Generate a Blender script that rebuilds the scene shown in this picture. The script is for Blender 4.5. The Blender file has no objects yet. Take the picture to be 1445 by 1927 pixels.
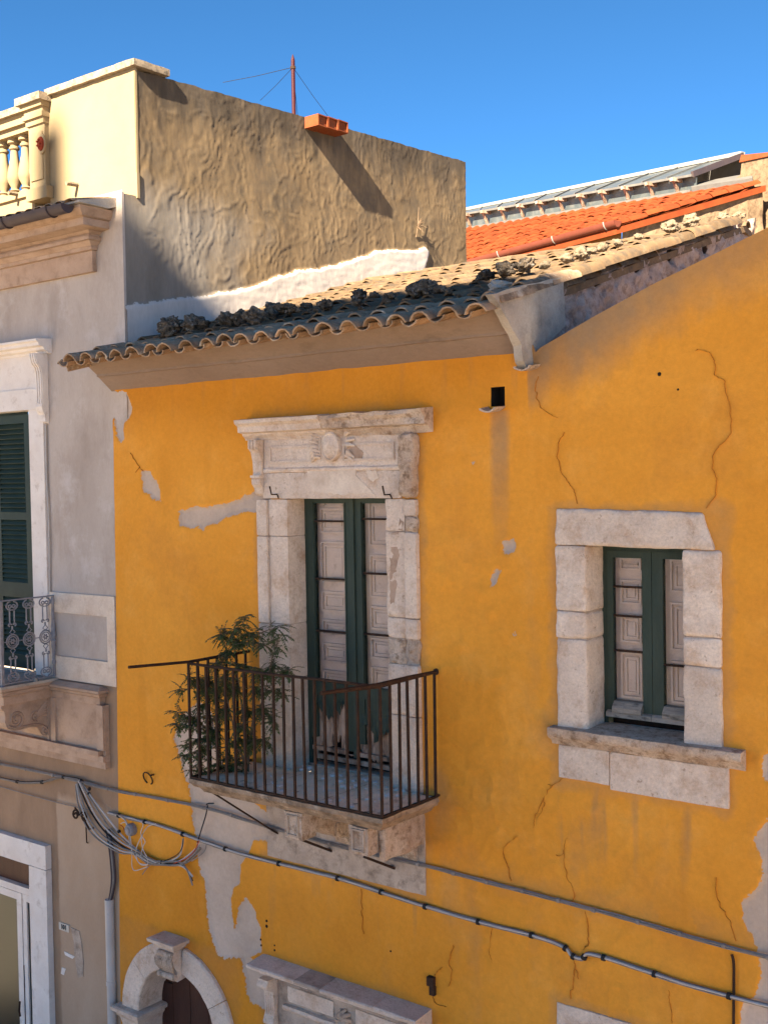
import bpy, bmesh, math, random
import numpy as np
from mathutils import Vector, Matrix, noise as mn
R_ = math.radians
random.seed(7)
sc = bpy.context.scene
col = sc.collection

# ------------------------------------------------------------------ camera
F = 2200.0; YAW, PIT, ROL = R_(38.2), R_(-1.7), R_(-1.0)
fw = Vector((-math.sin(YAW)*math.cos(PIT), math.cos(YAW)*math.cos(PIT), math.sin(PIT)))
rt = Vector((math.cos(YAW), math.sin(YAW), 0)); up = rt.cross(fw)
RT = rt*math.cos(ROL)+up*math.sin(ROL); UP = -rt*math.sin(ROL)+up*math.cos(ROL)
CAM = Vector((0, -7.2, 6.4))
cd = bpy.data.cameras.new('camera'); cam = bpy.data.objects.new('camera', cd); col.objects.link(cam)
m = Matrix((RT, UP, -fw)).transposed().to_4x4(); m.translation = CAM
cam.matrix_world = m
cd.sensor_fit = 'VERTICAL'; cd.sensor_height = 24.0; cd.lens = 24.0*F/1927.0
cd.clip_start = .05; cd.clip_end = 4000
sc.camera = cam
sc.render.resolution_x, sc.render.resolution_y = 767, 1024

# ------------------------------------------------------------------ sky, sun, exposure
SUN = Vector((.19, -1, .72)).normalized()
SEL = math.asin(SUN.z); SAZ = math.atan2(SUN.x, SUN.y)
w = bpy.data.worlds.new('World'); sc.world = w; w.use_nodes = True
nt = w.node_tree; nt.nodes.clear()
sky = nt.nodes.new('ShaderNodeTexSky'); sky.sky_type = 'NISHITA'; sky.sun_disc = False
sky.sun_elevation = SEL; sky.sun_rotation = SAZ
sky.altitude = 0; sky.air_density = .34; sky.dust_density = 0.0; sky.ozone_density = 6.0
bg = nt.nodes.new('ShaderNodeBackground'); bg.inputs[1].default_value = .05
wo = nt.nodes.new('ShaderNodeOutputWorld')
hs = nt.nodes.new('ShaderNodeHueSaturation'); hs.inputs['Hue'].default_value = .488; hs.inputs['Saturation'].default_value = 1.10
nt.links.new(sky.outputs[0], hs.inputs['Color']); nt.links.new(hs.outputs[0], bg.inputs[0]); nt.links.new(bg.outputs[0], wo.inputs[0])
sl = bpy.data.lights.new('sun', 'SUN'); sl.energy = 5.0; sl.angle = R_(.53); sl.color = (1, .85, .64)
so = bpy.data.objects.new('sun', sl); col.objects.link(so)
so.rotation_euler = (-SUN).to_track_quat('-Z', 'Y').to_euler(); so.location = (0, -20, 30)
vs = sc.view_settings; vs.view_transform = 'Standard'; vs.look = 'None'; vs.gamma = 1; vs.use_curve_mapping = False
vs.exposure = 2.75
sc.cycles.max_bounces = 8; sc.cycles.diffuse_bounces = 5; sc.cycles.transparent_max_bounces = 12

# ------------------------------------------------------------------ pixel rays (photograph is 1445 x 1927)
def ray(px, py): return fw+RT*((px-722.5)/F)-UP*((py-963.5)/F)
def on(px, py, ax, v):
    d = ray(px, py); t = (v-CAM[ax])/d[ax]; return CAM+d*t
def FY(px, py, d=0.0): return on(px, py, 1, -d)        # facade plane, d metres proud of the wall
def FX(px, py, x): return on(px, py, 0, x)
def vplane(px, py, P, N):
    d = ray(px, py); t = (P-CAM).dot(N)/d.dot(N); return CAM+d*t
def zm(ox, oy, s): return lambda x, y: (ox+x/s, oy+y/s)

# ------------------------------------------------------------------ numpy noise
def pn(x, y, seed=0):
    x = np.asarray(x, float); y = np.asarray(y, float)
    rs = np.random.RandomState(seed); perm = rs.permutation(256); perm = np.concatenate([perm, perm])
    ang = rs.rand(256)*2*np.pi; gx = np.cos(ang); gy = np.sin(ang)
    xi = np.floor(x).astype(int); yi = np.floor(y).astype(int); xf = x-xi; yf = y-yi
    def g(i, j, dx, dy):
        h = perm[(perm[i & 255]+j) & 255]; return gx[h]*dx+gy[h]*dy
    u = xf*xf*xf*(xf*(xf*6-15)+10); v = yf*yf*yf*(yf*(yf*6-15)+10)
    a = g(xi, yi, xf, yf); b = g(xi+1, yi, xf-1, yf); c = g(xi, yi+1, xf, yf-1); d = g(xi+1, yi+1, xf-1, yf-1)
    return ((a*(1-u)+b*u)*(1-v)+(c*(1-u)+d*u)*v)*1.4
def fbm(x, y, seed=0, o=4):
    r = 0; a = 1.0; s = 0
    for k in range(o): r = r+a*pn(x*2**k, y*2**k, seed+k*17); s += a; a *= .5
    return r/s
def sdf(poly, X, Z):                                   # signed distance, negative inside
    d = np.full(X.shape, 1e9); ins = np.zeros(X.shape, bool); n = len(poly)
    for i in range(n):
        ax, az = poly[i]; bx, bz = poly[(i+1) % n]
        ex, ez = bx-ax, bz-az; wx, wz = X-ax, Z-az
        t = np.clip((wx*ex+wz*ez)/(ex*ex+ez*ez+1e-12), 0, 1)
        d = np.minimum(d, (wx-ex*t)**2+(wz-ez*t)**2)
        c = ((az > Z) != (bz > Z)) & (X < ex*(Z-az)/(ez if abs(ez) > 1e-9 else 1e-9)+ax)
        ins ^= c
    d = np.sqrt(d); return np.where(ins, -d, d)
def smooth(a, b, x):
    t = np.clip((x-a)/(b-a), 0, 1); return t*t*(3-2*t)

# ------------------------------------------------------------------ materials
def mat(name, c1, c2, scale=2.0, dirt=None, dscale=5.0, dlo=.5, dhi=.65, damt=.8, rough=.88, bump=.25, bscale=70.0,
        grain=.12, rnd=0.0, stretch=(1, 1, 1), layers=(), spec=.12, metal=0.0, bdist=.01, second=None):
    M = bpy.data.materials.new(name); M.use_nodes = True; t = M.node_tree; N = t.nodes; L = t.links
    bs = N['Principled BSDF']; bs.inputs['Roughness'].default_value = rough; bs.inputs['Metallic'].default_value = metal
    bs.inputs['Specular IOR Level'].default_value = spec
    geo = N.new('ShaderNodeNewGeometry'); mp = N.new('ShaderNodeMapping'); mp.inputs['Scale'].default_value = stretch
    oi = N.new('ShaderNodeObjectInfo'); ad = N.new('ShaderNodeVectorMath'); ad.operation = 'ADD'
    mu = N.new('ShaderNodeMath'); mu.operation = 'MULTIPLY'; mu.inputs[1].default_value = 37.0 if rnd else 0.0
    L.new(oi.outputs['Random'], mu.inputs[0]); L.new(geo.outputs['Position'], ad.inputs[0]); L.new(mu.outputs[0], ad.inputs[1])
    L.new(ad.outputs[0], mp.inputs[0])
    def nz(s, det=5, ro=.6, src=None):
        n = N.new('ShaderNodeTexNoise'); n.inputs['Scale'].default_value = s; n.inputs['Detail'].default_value = det
        n.inputs['Roughness'].default_value = ro; L.new((src or mp.outputs[0]), n.inputs['Vector']); return n.outputs['Fac']
    def mr(src, lo, hi, a=0.0, b=1.0):
        r = N.new('ShaderNodeMapRange'); r.inputs[1].default_value = lo; r.inputs[2].default_value = hi
        r.inputs[3].default_value = a; r.inputs[4].default_value = b; L.new(src, r.inputs[0]); return r.outputs[0]
    def mix(fac, a, b, typ='MIX'):
        x = N.new('ShaderNodeMix'); x.data_type = 'RGBA'; x.blend_type = typ
        if isinstance(fac, float): x.inputs[0].default_value = fac
        else: L.new(fac, x.inputs[0])
        for k, c in ((6, a), (7, b)):
            if isinstance(c, tuple): x.inputs[k].default_value = (*c, 1)
            else: L.new(c, x.inputs[k])
        return x.outputs[2]
    c = mix(mr(nz(scale), .35, .65), c1, c2)
    if dirt: c = mix(mr(nz(dscale, 8, .7), dlo, dhi, 0, damt), c, dirt)
    if second: c = mix(mr(nz(second[1], 8, .7, geo.outputs['Position']), second[2], second[3], 0, second[4]), c, second[0])
    for (an, a1, a2, lo, hi, amt, ns, nj) in layers:
        at = N.new('ShaderNodeAttribute'); at.attribute_name = an
        a = at.outputs['Fac']
        if nj:
            j = mr(nz(ns, 6, .65), .3, .7, -nj, nj); s = N.new('ShaderNodeMath'); s.operation = 'ADD'
            L.new(a, s.inputs[0]); L.new(j, s.inputs[1]); a = s.outputs[0]
        lc = mix(mr(nz(scale*2.3), .35, .65), a1, a2)
        c = mix(mr(a, lo, hi, 0, amt), c, lc)
    if grain:
        c = mix(1.0, c, mix(mr(nz(bscale*1.7, 4, .8), .25, .75), (1-grain,)*3, (1+grain,)*3), 'MULTIPLY')
    if rnd:
        c = mix(1.0, c, mix(oi.outputs['Random'], (1-rnd, 1-rnd, 1-rnd), (1+rnd*.6, 1+rnd*.55, 1+rnd*.5)), 'MULTIPLY')
    L.new(c, bs.inputs['Base Color'])
    if bump:
        b = N.new('ShaderNodeBump'); b.inputs['Strength'].default_value = bump; b.inputs['Distance'].default_value = bdist
        L.new(nz(bscale, 6, .7), b.inputs['Height']); L.new(b.outputs[0], bs.inputs['Normal'])
    return M

M = {}
BARE1, BARE2 = (.44, .33, .245), (.56, .43, .33)
M['yellow'] = mat('yellow_plaster', (.74, .315, .040), (.655, .258, .026), .7, dirt=(.50, .20, .035), dscale=1.3, dlo=.50, dhi=.74, damt=.6,
    grain=.09, bump=.45, bscale=16, bdist=.014, second=((.80, .39, .085), 1.9, .52, .76, .5),
    layers=(('stain', (.20, .15, .10), (.27, .19, .115), .12, 1.0, .82, 5.0, .12),
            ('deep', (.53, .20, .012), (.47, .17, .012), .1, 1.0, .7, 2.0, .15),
            ('bare', BARE1, BARE2, -.003, .003, 1.0, 30.0, .012)))
M['grey'] = mat('grey_plaster', (.49, .415, .355), (.40, .33, .275), 1.2, dirt=(.29, .225, .18), dscale=2.2, dlo=.48, dhi=.70, damt=.65, grain=.06,
    bump=.18, bscale=30, stretch=(1, 1, .45), second=((.58, .52, .48), 2.0, .53, .72, .7),
    layers=(('low', (.33, .215, .135), (.25, .16, .10), .35, .65, 1.0, 6.0, .1), ('pale', (.40, .275, .18), (.47, .34, .235), .3, .7, .8, 5.0, .25),
            ('band', (.62, .54, .50), (.50, .41, .37), .4, .6, 1.0, 9.0, .0),))
M['stone'] = mat('pale_limestone', (.72, .585, .465), (.60, .465, .36), 3.0, dirt=(.42, .255, .15), dscale=5.0, dlo=.50, dhi=.70, damt=.7, bump=.8, bscale=30,
    bdist=.016, grain=.2, rnd=.07, second=((.34, .225, .15), 21, .60, .68, .75))
M['stone_worn'] = mat('worn_limestone', (.64, .50, .38), (.48, .34, .24), 5.0, dirt=(.24, .15, .09), dscale=14, dlo=.5, dhi=.64, damt=.85, bump=1.0, bscale=40,
    bdist=.025, grain=.25)
M['slab_edge'] = mat('stained_slab_edge', (.36, .255, .17), (.25, .17, .11), 5.0, dirt=(.11, .075, .05), dscale=8, dlo=.48, dhi=.66, damt=.8, bump=.7, bscale=40, grain=.18, second=((.58, .46, .34), 6, .56, .68, .7))
M['limewash'] = mat('cream_limewash', (.70, .58, .455), (.60, .47, .36), 5.0, dirt=(.46, .33, .235), dscale=7, dlo=.5, dhi=.68, damt=.6, bump=.5, bscale=40, grain=.12)
M['stone_dark'] = mat('weathered_stone', (.50, .39, .30), (.37, .28, .21), 4.0, dirt=(.16, .12, .09), dscale=9, dlo=.5, dhi=.68, damt=.75, bump=.6, bscale=40, grain=.14)
M['tan_stone'] = mat('tan_stone', (.46, .325, .235), (.38, .255, .175), 3.0, dirt=(.24, .16, .11), dscale=6, dlo=.5, dhi=.7, damt=.6, bump=.35, bscale=45, grain=.1, rnd=.05)
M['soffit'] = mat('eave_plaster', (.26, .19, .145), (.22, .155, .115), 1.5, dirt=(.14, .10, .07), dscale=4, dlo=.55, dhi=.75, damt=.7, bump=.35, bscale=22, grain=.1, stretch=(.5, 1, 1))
M['cement'] = mat('grey_cement', (.44, .385, .32), (.33, .285, .235), 4, dirt=(.17, .16, .15), dscale=6, dlo=.5, dhi=.7, damt=.7, bump=.5, bscale=45, grain=.14)
M['parapet'] = mat('cream_plaster', (.27, .205, .12), (.235, .175, .10), 1.2, dirt=(.24, .18, .12), dscale=4, dlo=.6, dhi=.8, damt=.5, bump=.12, bscale=40, grain=.05)
M['coping'] = mat('coping_stone', (.30, .24, .17), (.22, .175, .125), 6, dirt=(.09, .075, .06), dscale=18, dlo=.5, dhi=.62, damt=.75, bump=.6, bscale=60, grain=.16)
M['stucco'] = mat('rough_stucco', (.21, .15, .086), (.165, .115, .064), 1.4, dirt=(.11, .078, .05), dscale=4.5, dlo=.46, dhi=.66, damt=.75, bump=.15, bscale=18, bdist=.01, grain=.1,
    stretch=(1, 1, .28), second=((.10, .08, .058), 2.6, .50, .64, .65),
    layers=(('top', (.05, .040, .030), (.085, .068, .052), .2, .9, .9, 7.0, .35), ('cool', (.26, .23, .195), (.20, .175, .145), .2, .9, .85, 3.0, .25),
            ('white', (.52, .475, .43), (.45, .41, .37), -.004, .004, 1.0, 20.0, .02)))
M['rubble'] = mat('rubble_wall', (.50, .39, .33), (.38, .28, .225), 5, dirt=(.22, .15, .115), dscale=11, dlo=.48, dhi=.62, damt=.8, bump=.8, bscale=30, bdist=.02, grain=.15,
    layers=(('hole', (.03, .022, .018), (.045, .03, .025), .4, .6, 1.0, 8, .0),))
M['tile'] = mat('aged_clay_tile', (.19, .125, .07), (.15, .098, .056), 6, dirt=(.08, .066, .052), dscale=9, dlo=.46, dhi=.62, damt=.8, bump=.5, bscale=70, grain=.15, rnd=.28,
    second=((.25, .195, .125), 7, .55, .7, .75))
M['tile_front'] = mat('lichen_clay_tile', (.40, .27, .17), (.30, .20, .125), 6, dirt=(.11, .08, .056), dscale=7, dlo=.48, dhi=.64, damt=.75, bump=.6, bscale=70, grain=.2, rnd=.22,
    second=((.62, .53, .41), 9, .55, .68, .75))
M['tile_new'] = mat('orange_clay_tile', (.20, .043, .012), (.15, .030, .009), 5, dirt=(.11, .022, .008), dscale=8, dlo=.5, dhi=.7, damt=.6, bump=.2, bscale=70, grain=.1, rnd=.22)
M['lichen'] = mat('black_lichen_rock', (.15, .115, .08), (.25, .195, .14), 10, dirt=(.035, .033, .03), dscale=16, dlo=.45, dhi=.6, damt=.9, bump=1.0, bscale=60, bdist=.03, grain=.25, rnd=.2,
    second=((.42, .40, .37), 24, .56, .66, .8))
M['mortar'] = mat('pale_mortar_lump', (.30, .235, .16), (.22, .17, .115), 9, dirt=(.18, .15, .12), dscale=16, dlo=.5, dhi=.62, damt=.8, bump=1.0, bscale=55, bdist=.03, grain=.2)
M['green'] = mat('green_paint', (.034, .050, .038), (.048, .064, .048), 8, dirt=(.16, .13, .10), dscale=22, dlo=.66, dhi=.74, damt=.5, bump=.35, bscale=60, rough=.55, grain=.15, stretch=(1, 1, .2))
M['green_shutter'] = mat('dark_green_shutter', (.020, .034, .026), (.028, .045, .034), 6, bump=.1, rough=.45, grain=.08)
M['white_paint'] = mat('old_white_paint', (.76, .68, .61), (.66, .58, .52), 5, dirt=(.34, .265, .215), dscale=9, dlo=.54, dhi=.70, damt=.5, bump=.2, bscale=60, rough=.6, grain=.07)
M['white_frame'] = mat('white_frame', (.74, .67, .60), (.66, .58, .51), 4, dirt=(.42, .33, .26), dscale=9, dlo=.56, dhi=.72, damt=.6, bump=.25, bscale=50, grain=.07)
M['wood_rot'] = mat('rotten_wood', (.46, .33, .25), (.28, .18, .12), 9, dirt=(.08, .05, .035), dscale=16, dlo=.48, dhi=.62, damt=.85, bump=.9, bscale=50, grain=.2, stretch=(1, 1, .3))
M['wood_grey'] = mat('bare_grey_wood', (.34, .30, .25), (.22, .19, .155), 12, dirt=(.07, .06, .05), dscale=30, dlo=.5, dhi=.62, damt=.8, bump=.8, bscale=60, grain=.2, stretch=(.25, 1, 1))
M['wood_door'] = mat('dark_brown_door', (.060, .026, .018), (.085, .038, .026), 5, bump=.3, rough=.5, grain=.12, stretch=(1, 1, .2))
M['iron'] = mat('rusty_iron', (.030, .018, .013), (.050, .027, .017), 14, dirt=(.10, .042, .02), dscale=20, dlo=.55, dhi=.7, damt=.7, bump=.5, bscale=120, rough=.8, grain=.2)
M['iron_grey'] = mat('grey_painted_iron', (.20, .19, .20), (.27, .26, .27), 14, dirt=(.10, .09, .09), dscale=20, dlo=.55, dhi=.7, damt=.6, bump=.3, bscale=120, rough=.55, grain=.15)
M['cable'] = mat('grey_cable', (.21, .18, .155), (.29, .255, .225), 10, bump=0, rough=.6, grain=.15, rnd=.15)
M['cable_pale'] = mat('pale_wire', (.46, .42, .38), (.52, .48, .44), 10, bump=0, rough=.6, grain=.1)
M['black'] = mat('black_plastic', (.02, .02, .02), (.03, .03, .03), 10, bump=0, rough=.6, grain=.1)
M['red_wire'] = mat('red_wire', (.45, .06, .03), (.40, .05, .03), 10, bump=0, rough=.6, grain=.1)
M['pipe'] = mat('pale_grey_pipe', (.50, .46, .42), (.44, .40, .36), 4, dirt=(.28, .25, .23), dscale=14, dlo=.6, dhi=.75, damt=.5, bump=.05, rough=.5, grain=.05)
M['gutter_dark'] = mat('dark_gutter', (.055, .042, .045), (.075, .055, .055), 4, bump=.05, rough=.5, grain=.08)
M['gutter_red'] = mat('red_brown_gutter', (.13, .036, .022), (.15, .043, .027), 4, bump=.05, rough=.5, grain=.06)
M['pole'] = mat('maroon_pole', (.045, .008, .010), (.035, .006, .008), 10, bump=.2, rough=.5, grain=.1)
M['brick'] = mat('orange_brick', (.21, .055, .020), (.165, .042, .016), 8, dirt=(.12, .055, .03), dscale=14, dlo=.5, dhi=.65, damt=.6, bump=.4, bscale=80, grain=.12, rnd=.1)
M['terracotta'] = mat('terracotta', (.20, .035, .018), (.16, .028, .014), 20, bump=.5, bscale=90, grain=.15)
M['ochre'] = mat('ochre_plaster', (.28, .16, .065), (.23, .125, .05), 2, dirt=(.15, .095, .05), dscale=4, dlo=.5, dhi=.7, damt=.6, bump=.3, bscale=30, grain=.1)
M['leaf'] = mat('dark_leaf', (.060, .085, .020), (.105, .125, .034), 9, bump=0, rough=.6, grain=.25, spec=.3)
M['twig'] = mat('brown_twig', (.15, .10, .065), (.20, .14, .09), 20, bump=.3, grain=.2)
M['slab'] = mat('balcony_floor', (.86, .70, .50), (.74, .58, .41), 4, dirt=(.28, .215, .15), dscale=7, dlo=.53, dhi=.66, damt=.7, bump=.5, bscale=50, grain=.15, second=((.80, .70, .57), 6, .54, .66, .8))
M['road'] = mat('asphalt', (.06, .058, .055), (.05, .048, .046), 2, bump=.4, bscale=90, grain=.2)
M['pavement'] = mat('limestone_paving', (.47, .40, .31), (.43, .36, .275), 2, bump=.3, bscale=60, grain=.15)
M['opp'] = mat('pale_ochre_plaster', (.66, .52, .36), (.58, .44, .29), 1.5, bump=.2, bscale=30, grain=.06)
M['crack'] = mat('crack_shadow', (.48, .195, .027), (.38, .15, .022), 9, bump=0, grain=.2)
M['dark'] = mat('dark_void', (.012, .010, .009), (.02, .016, .014), 9, bump=0, grain=.2)
M['ceramic'] = mat('number_tile', (.50, .45, .38), (.44, .39, .33), 9, bump=.1, rough=.4, grain=.06)
M['ink'] = mat('number_ink', (.035, .035, .04), (.05, .05, .05), 9, bump=0, grain=.1)
M['masonry'] = mat('sunlit_masonry', (.19, .135, .085), (.14, .095, .058), 6, dirt=(.075, .05, .034), dscale=11, dlo=.5, dhi=.64, damt=.8, bump=.5, bscale=35, bdist=.015, grain=.15)  # rubble tone darkened to hold back the sun on the lit walls
M['zinc'] = mat('dull_zinc', (.13, .125, .115), (.10, .095, .09), 6, bump=.1, rough=.6, grain=.08)
M['metal_white'] = mat('white_flashing', (.24, .235, .215), (.20, .195, .18), 6, bump=.1, rough=.5, grain=.05)
def glass(name, tint, rough=.03, ior=1.5, boost=0.0):
    g = bpy.data.materials.new(name); g.use_nodes = True; t = g.node_tree; t.nodes.clear()
    o = t.nodes.new('ShaderNodeOutputMaterial'); a = t.nodes.new('ShaderNodeBsdfTransparent'); a.inputs[0].default_value = (*tint, 1)
    b = t.nodes.new('ShaderNodeBsdfGlossy'); b.inputs['Roughness'].default_value = rough; b.inputs['Color'].default_value = (.70, .72, .73, 1)
    f = t.nodes.new('ShaderNodeFresnel'); f.inputs[0].default_value = ior
    ma = t.nodes.new('ShaderNodeMath'); ma.operation = 'ADD'; ma.inputs[1].default_value = boost
    x = t.nodes.new('ShaderNodeMixShader')
    t.links.new(f.outputs[0], ma.inputs[0]); t.links.new(ma.outputs[0], x.inputs[0]); t.links.new(a.outputs[0], x.inputs[1]); t.links.new(b.outputs[0], x.inputs[2])
    t.links.new(x.outputs[0], o.inputs[0]); return g
M['glass'] = glass('old_glass', (.93, .89, .87), .08, 1.22)
M['glass_dirty'] = glass('dirty_glass', (.30, .32, .31), .3, 1.25, .03)
M['glass_roof'] = mat('grimy_roof_glass', (.055, .068, .072), (.085, .095, .095), 3, dirt=(.13, .13, .115), dscale=6, dlo=.5, dhi=.7, damt=.7, rough=.35, bump=.1, spec=.5, grain=.1)

# ------------------------------------------------------------------ mesh builder
class MB:
    def __init__(s): s.v = []; s.f = []
    def add(s, v, f):
        o = len(s.v); s.v += [tuple(p) for p in v]; s.f += [tuple(i+o for i in q) for q in f]; return s
    def box(s, x0, x1, y0, y1, z0, z1):
        return s.add([(x, y, z) for x in (x0, x1) for y in (y0, y1) for z in (z0, z1)],
                     [(0, 1, 3, 2), (4, 6, 7, 5), (0, 4, 5, 1), (2, 3, 7, 6), (0, 2, 6, 4), (1, 5, 7, 3)])
    def bar(s, a, b, wx, wy, ref=Vector((0, 0, 1))):
        a, b = Vector(a), Vector(b); d = (b-a).normalized()
        if abs(d.dot(ref)) > .98: ref = Vector((1, 0, 0))
        u = d.cross(ref).normalized()*wx/2; v = u.cross(d).normalized()*wy/2
        return s.add([p+q for p in (a, b) for q in (-u-v, u-v, u+v, -u+v)],
                     [(0, 3, 2, 1), (4, 5, 6, 7), (0, 1, 5, 4), (1, 2, 6, 5), (2, 3, 7, 6), (3, 0, 4, 7)])
    def tube(s, pts, r, n=6, caps=True):
        pts = [Vector(p) for p in pts]; k = len(pts); V = []; Fc = []
        rr = r if isinstance(r, (list, tuple)) else [r]*k
        pu = None
        for i, p in enumerate(pts):
            d = (pts[min(i+1, k-1)]-pts[max(i-1, 0)])
            d = d.normalized() if d.length > 1e-9 else Vector((0, 0, 1))
            if pu is None:
                ref = Vector((0, 0, 1)) if abs(d.z) < .9 else Vector((1, 0, 0)); u = d.cross(ref).normalized()
            else:
                u = pu-d*pu.dot(d); u = u.normalized() if u.length > 1e-6 else d.orthogonal().normalized()
            pu = u; v = d.cross(u)
            V += [p+(u*math.cos(2*math.pi*j/n)+v*math.sin(2*math.pi*j/n))*rr[i] for j in range(n)]
        for i in range(k-1):
            for j in range(n):
                a = i*n+j; b = i*n+(j+1) % n; Fc.append((a, b, b+n, a+n))
        if caps: Fc += [tuple(range(n))[::-1], tuple(range((k-1)*n, k*n))]
        return s.add(V, Fc)
    def lathe(s, prof, c, n=14, axis='z'):
        c = Vector(c); V = []; Fc = []; k = len(prof)
        for (r, h) in prof:
            for j in range(n):
                a = 2*math.pi*j/n
                if axis == 'z': V.append(c+Vector((r*math.cos(a), r*math.sin(a), h)))
                elif axis == 'y': V.append(c+Vector((r*math.cos(a), -h, r*math.sin(a))))
                else: V.append(c+Vector((h, r*math.cos(a), r*math.sin(a))))
        for i in range(k-1):
            for j in range(n):
                a = i*n+j; b = i*n+(j+1) % n; Fc.append((a, b, b+n, a+n))
        Fc += [tuple(range(n))[::-1], tuple(range((k-1)*n, k*n))]
        return s.add(V, Fc)
    def prism(s, poly, a, b, axis):                    # polygon extruded from a to b along an axis
        n = len(poly)
        def mk(p, t): return (t, p[0], p[1]) if axis == 0 else ((p[0], t, p[1]) if axis == 1 else (p[0], p[1], t))
        V = [mk(p, a) for p in poly]+[mk(p, b) for p in poly]
        return s.add(V, [tuple(range(n))[::-1], tuple(range(n, 2*n))]+[(i, (i+1) % n, n+(i+1) % n, n+i) for i in range(n)])
    def sweep(s, prof, x0, x1, step=.06, amp=.0, seed=0, chip=None):   # profile of (d,z), run along x, uneven
        n = max(1, int(abs(x1-x0)/step)); V = []; Fc = []; k = len(prof)
        for i in range(n+1):
            x = x0+(x1-x0)*i/n
            for (d, z) in prof:
                q = mn.noise_vector((x*6+seed, d*9, z*9))*amp
                dd = d
                if chip: dd = d*(1-chip*max(0, mn.noise((x*5+seed, z*14, 3.3))-.1)*1.6)
                V.append((x, -dd+q.y, z+q.z))
        for i in range(n):
            for j in range(k):
                a = i*k+j; b = i*k+(j+1) % k; Fc.append((a, b, b+k, a+k))
        Fc += [tuple(range(k))[::-1], tuple(range(n*k, n*k+k))]
        return s.add(V, Fc)
    def build(s, name, material, parent=None, smooth=None, at=None):
        me = bpy.data.meshes.new(name)
        V = np.array(s.v, float)
        c = Vector(at) if at is not None else Vector(((V[:, 0].min()+V[:, 0].max())/2, (V[:, 1].min()+V[:, 1].max())/2, V[:, 2].min()))
        me.from_pydata([(p[0]-c.x, p[1]-c.y, p[2]-c.z) for p in s.v], [], s.f)
        bm = bmesh.new(); bm.from_mesh(me); bmesh.ops.recalc_face_normals(bm, faces=bm.faces); bm.to_mesh(me); bm.free()
        me.materials.append(material if not isinstance(material, str) else M[material])
        if smooth:
            me.shade_smooth(); me.set_sharp_from_angle(angle=R_(smooth))
        o = bpy.data.objects.new(name, me); col.objects.link(o); o.location = c
        if parent: setp(o, parent)
        return o
def wloc(o):
    p = Vector(o.location)
    while o.parent:
        p = p+o.matrix_parent_inverse.translation; o = o.parent; p = p+Vector(o.location)
    return p
def setp(o, parent):
    o.parent = parent; o.matrix_parent_inverse = Matrix.Translation(-wloc(parent))
def tag(o, label=None, cat=None, group=None, kind=None):
    if label: o['label'] = label
    if cat: o['category'] = cat
    if group: o['group'] = group
    if kind: o['kind'] = kind
    return o
def thing(name, loc, label, cat, group=None):
    o = bpy.data.objects.new(name, None); o.empty_display_size = .2; col.objects.link(o); o.location = loc
    return tag(o, label, cat, group)
def clone(o, parent, loc, rot=(0, 0, 0), scale=None):
    c = o.copy(); col.objects.link(c); c.parent = None; c.location = loc; c.rotation_euler = rot
    if scale: c.scale = scale
    if parent: setp(c, parent)
    return c

def stone(name, quad, d0, d1, material, parent, seg=.035, r=.012, amp=.004, chip=.01, seed=None):
    """rounded, chipped stone block; quad = (x,z) corners bl, br, tr, tl; from d0 (in the wall) to d1 (proud)"""
    seed = random.random()*100 if seed is None else seed
    q = [Vector((a, 0, b)) for a, b in quad]
    Lx = ((q[1]-q[0]).length+(q[2]-q[3]).length)/2; Lz = ((q[3]-q[0]).length+(q[2]-q[1]).length)/2; Ly = d1-d0
    nx, nz, ny = max(2, int(Lx/seg)), max(2, int(Lz/seg)), max(2, int(Ly/seg))
    r = min(r, Lx*.3, Lz*.3, Ly*.3)
    idx = {}; V = []; Fc = []
    def vert(i, j, k):
        key = (i, j, k)
        if key in idx: return idx[key]
        p = Vector((Lx*i/nx, Ly*j/ny, Lz*k/nz))
        wq = Vector((p.x+seed, p.y*1.0, p.z+seed*.37))
        ch = max(0, mn.noise(wq*9)+.15)*chip*2+max(0, mn.noise(wq*25))*chip
        rr = min(r+ch, Lx*.35, Lz*.35, Ly*.45)
        c = Vector((min(max(p.x, rr), Lx-rr), min(max(p.y, rr), Ly-rr), min(max(p.z, rr), Lz-rr)))
        e = p-c
        if e.length > 1e-9: p = c+e.normalized()*rr
        p += mn.noise_vector(wq*7)*amp+mn.noise_vector(wq*22)*amp*.6
        u, v = p.x/Lx, p.z/Lz
        b = q[0]*(1-u)*(1-v)+q[1]*u*(1-v)+q[2]*u*v+q[3]*(1-u)*v
        V.append((b.x, -(d0+p.y), b.z)); idx[key] = len(V)-1; return idx[key]
    for (n1, n2, fx) in ((nx, nz, lambda a, b, s: (a, ny*s, b)), (nx, ny, lambda a, b, s: (a, b, nz*s)), (ny, nz, lambda a, b, s: (nx*s, a, b))):
        for s_ in (0, 1):
            for a in range(n1):
                for b in range(n2):
                    Fc.append(tuple(vert(*fx(*t, s_)) for t in ((a, b), (a+1, b), (a+1, b+1), (a, b+1))))
    mb = MB(); mb.v = V; mb.f = Fc
    return mb.build(name, material, parent, smooth=50)
def rect(x0, x1, z0, z1): return [(x0, z0), (x1, z0), (x1, z1), (x0, z1)]

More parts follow.
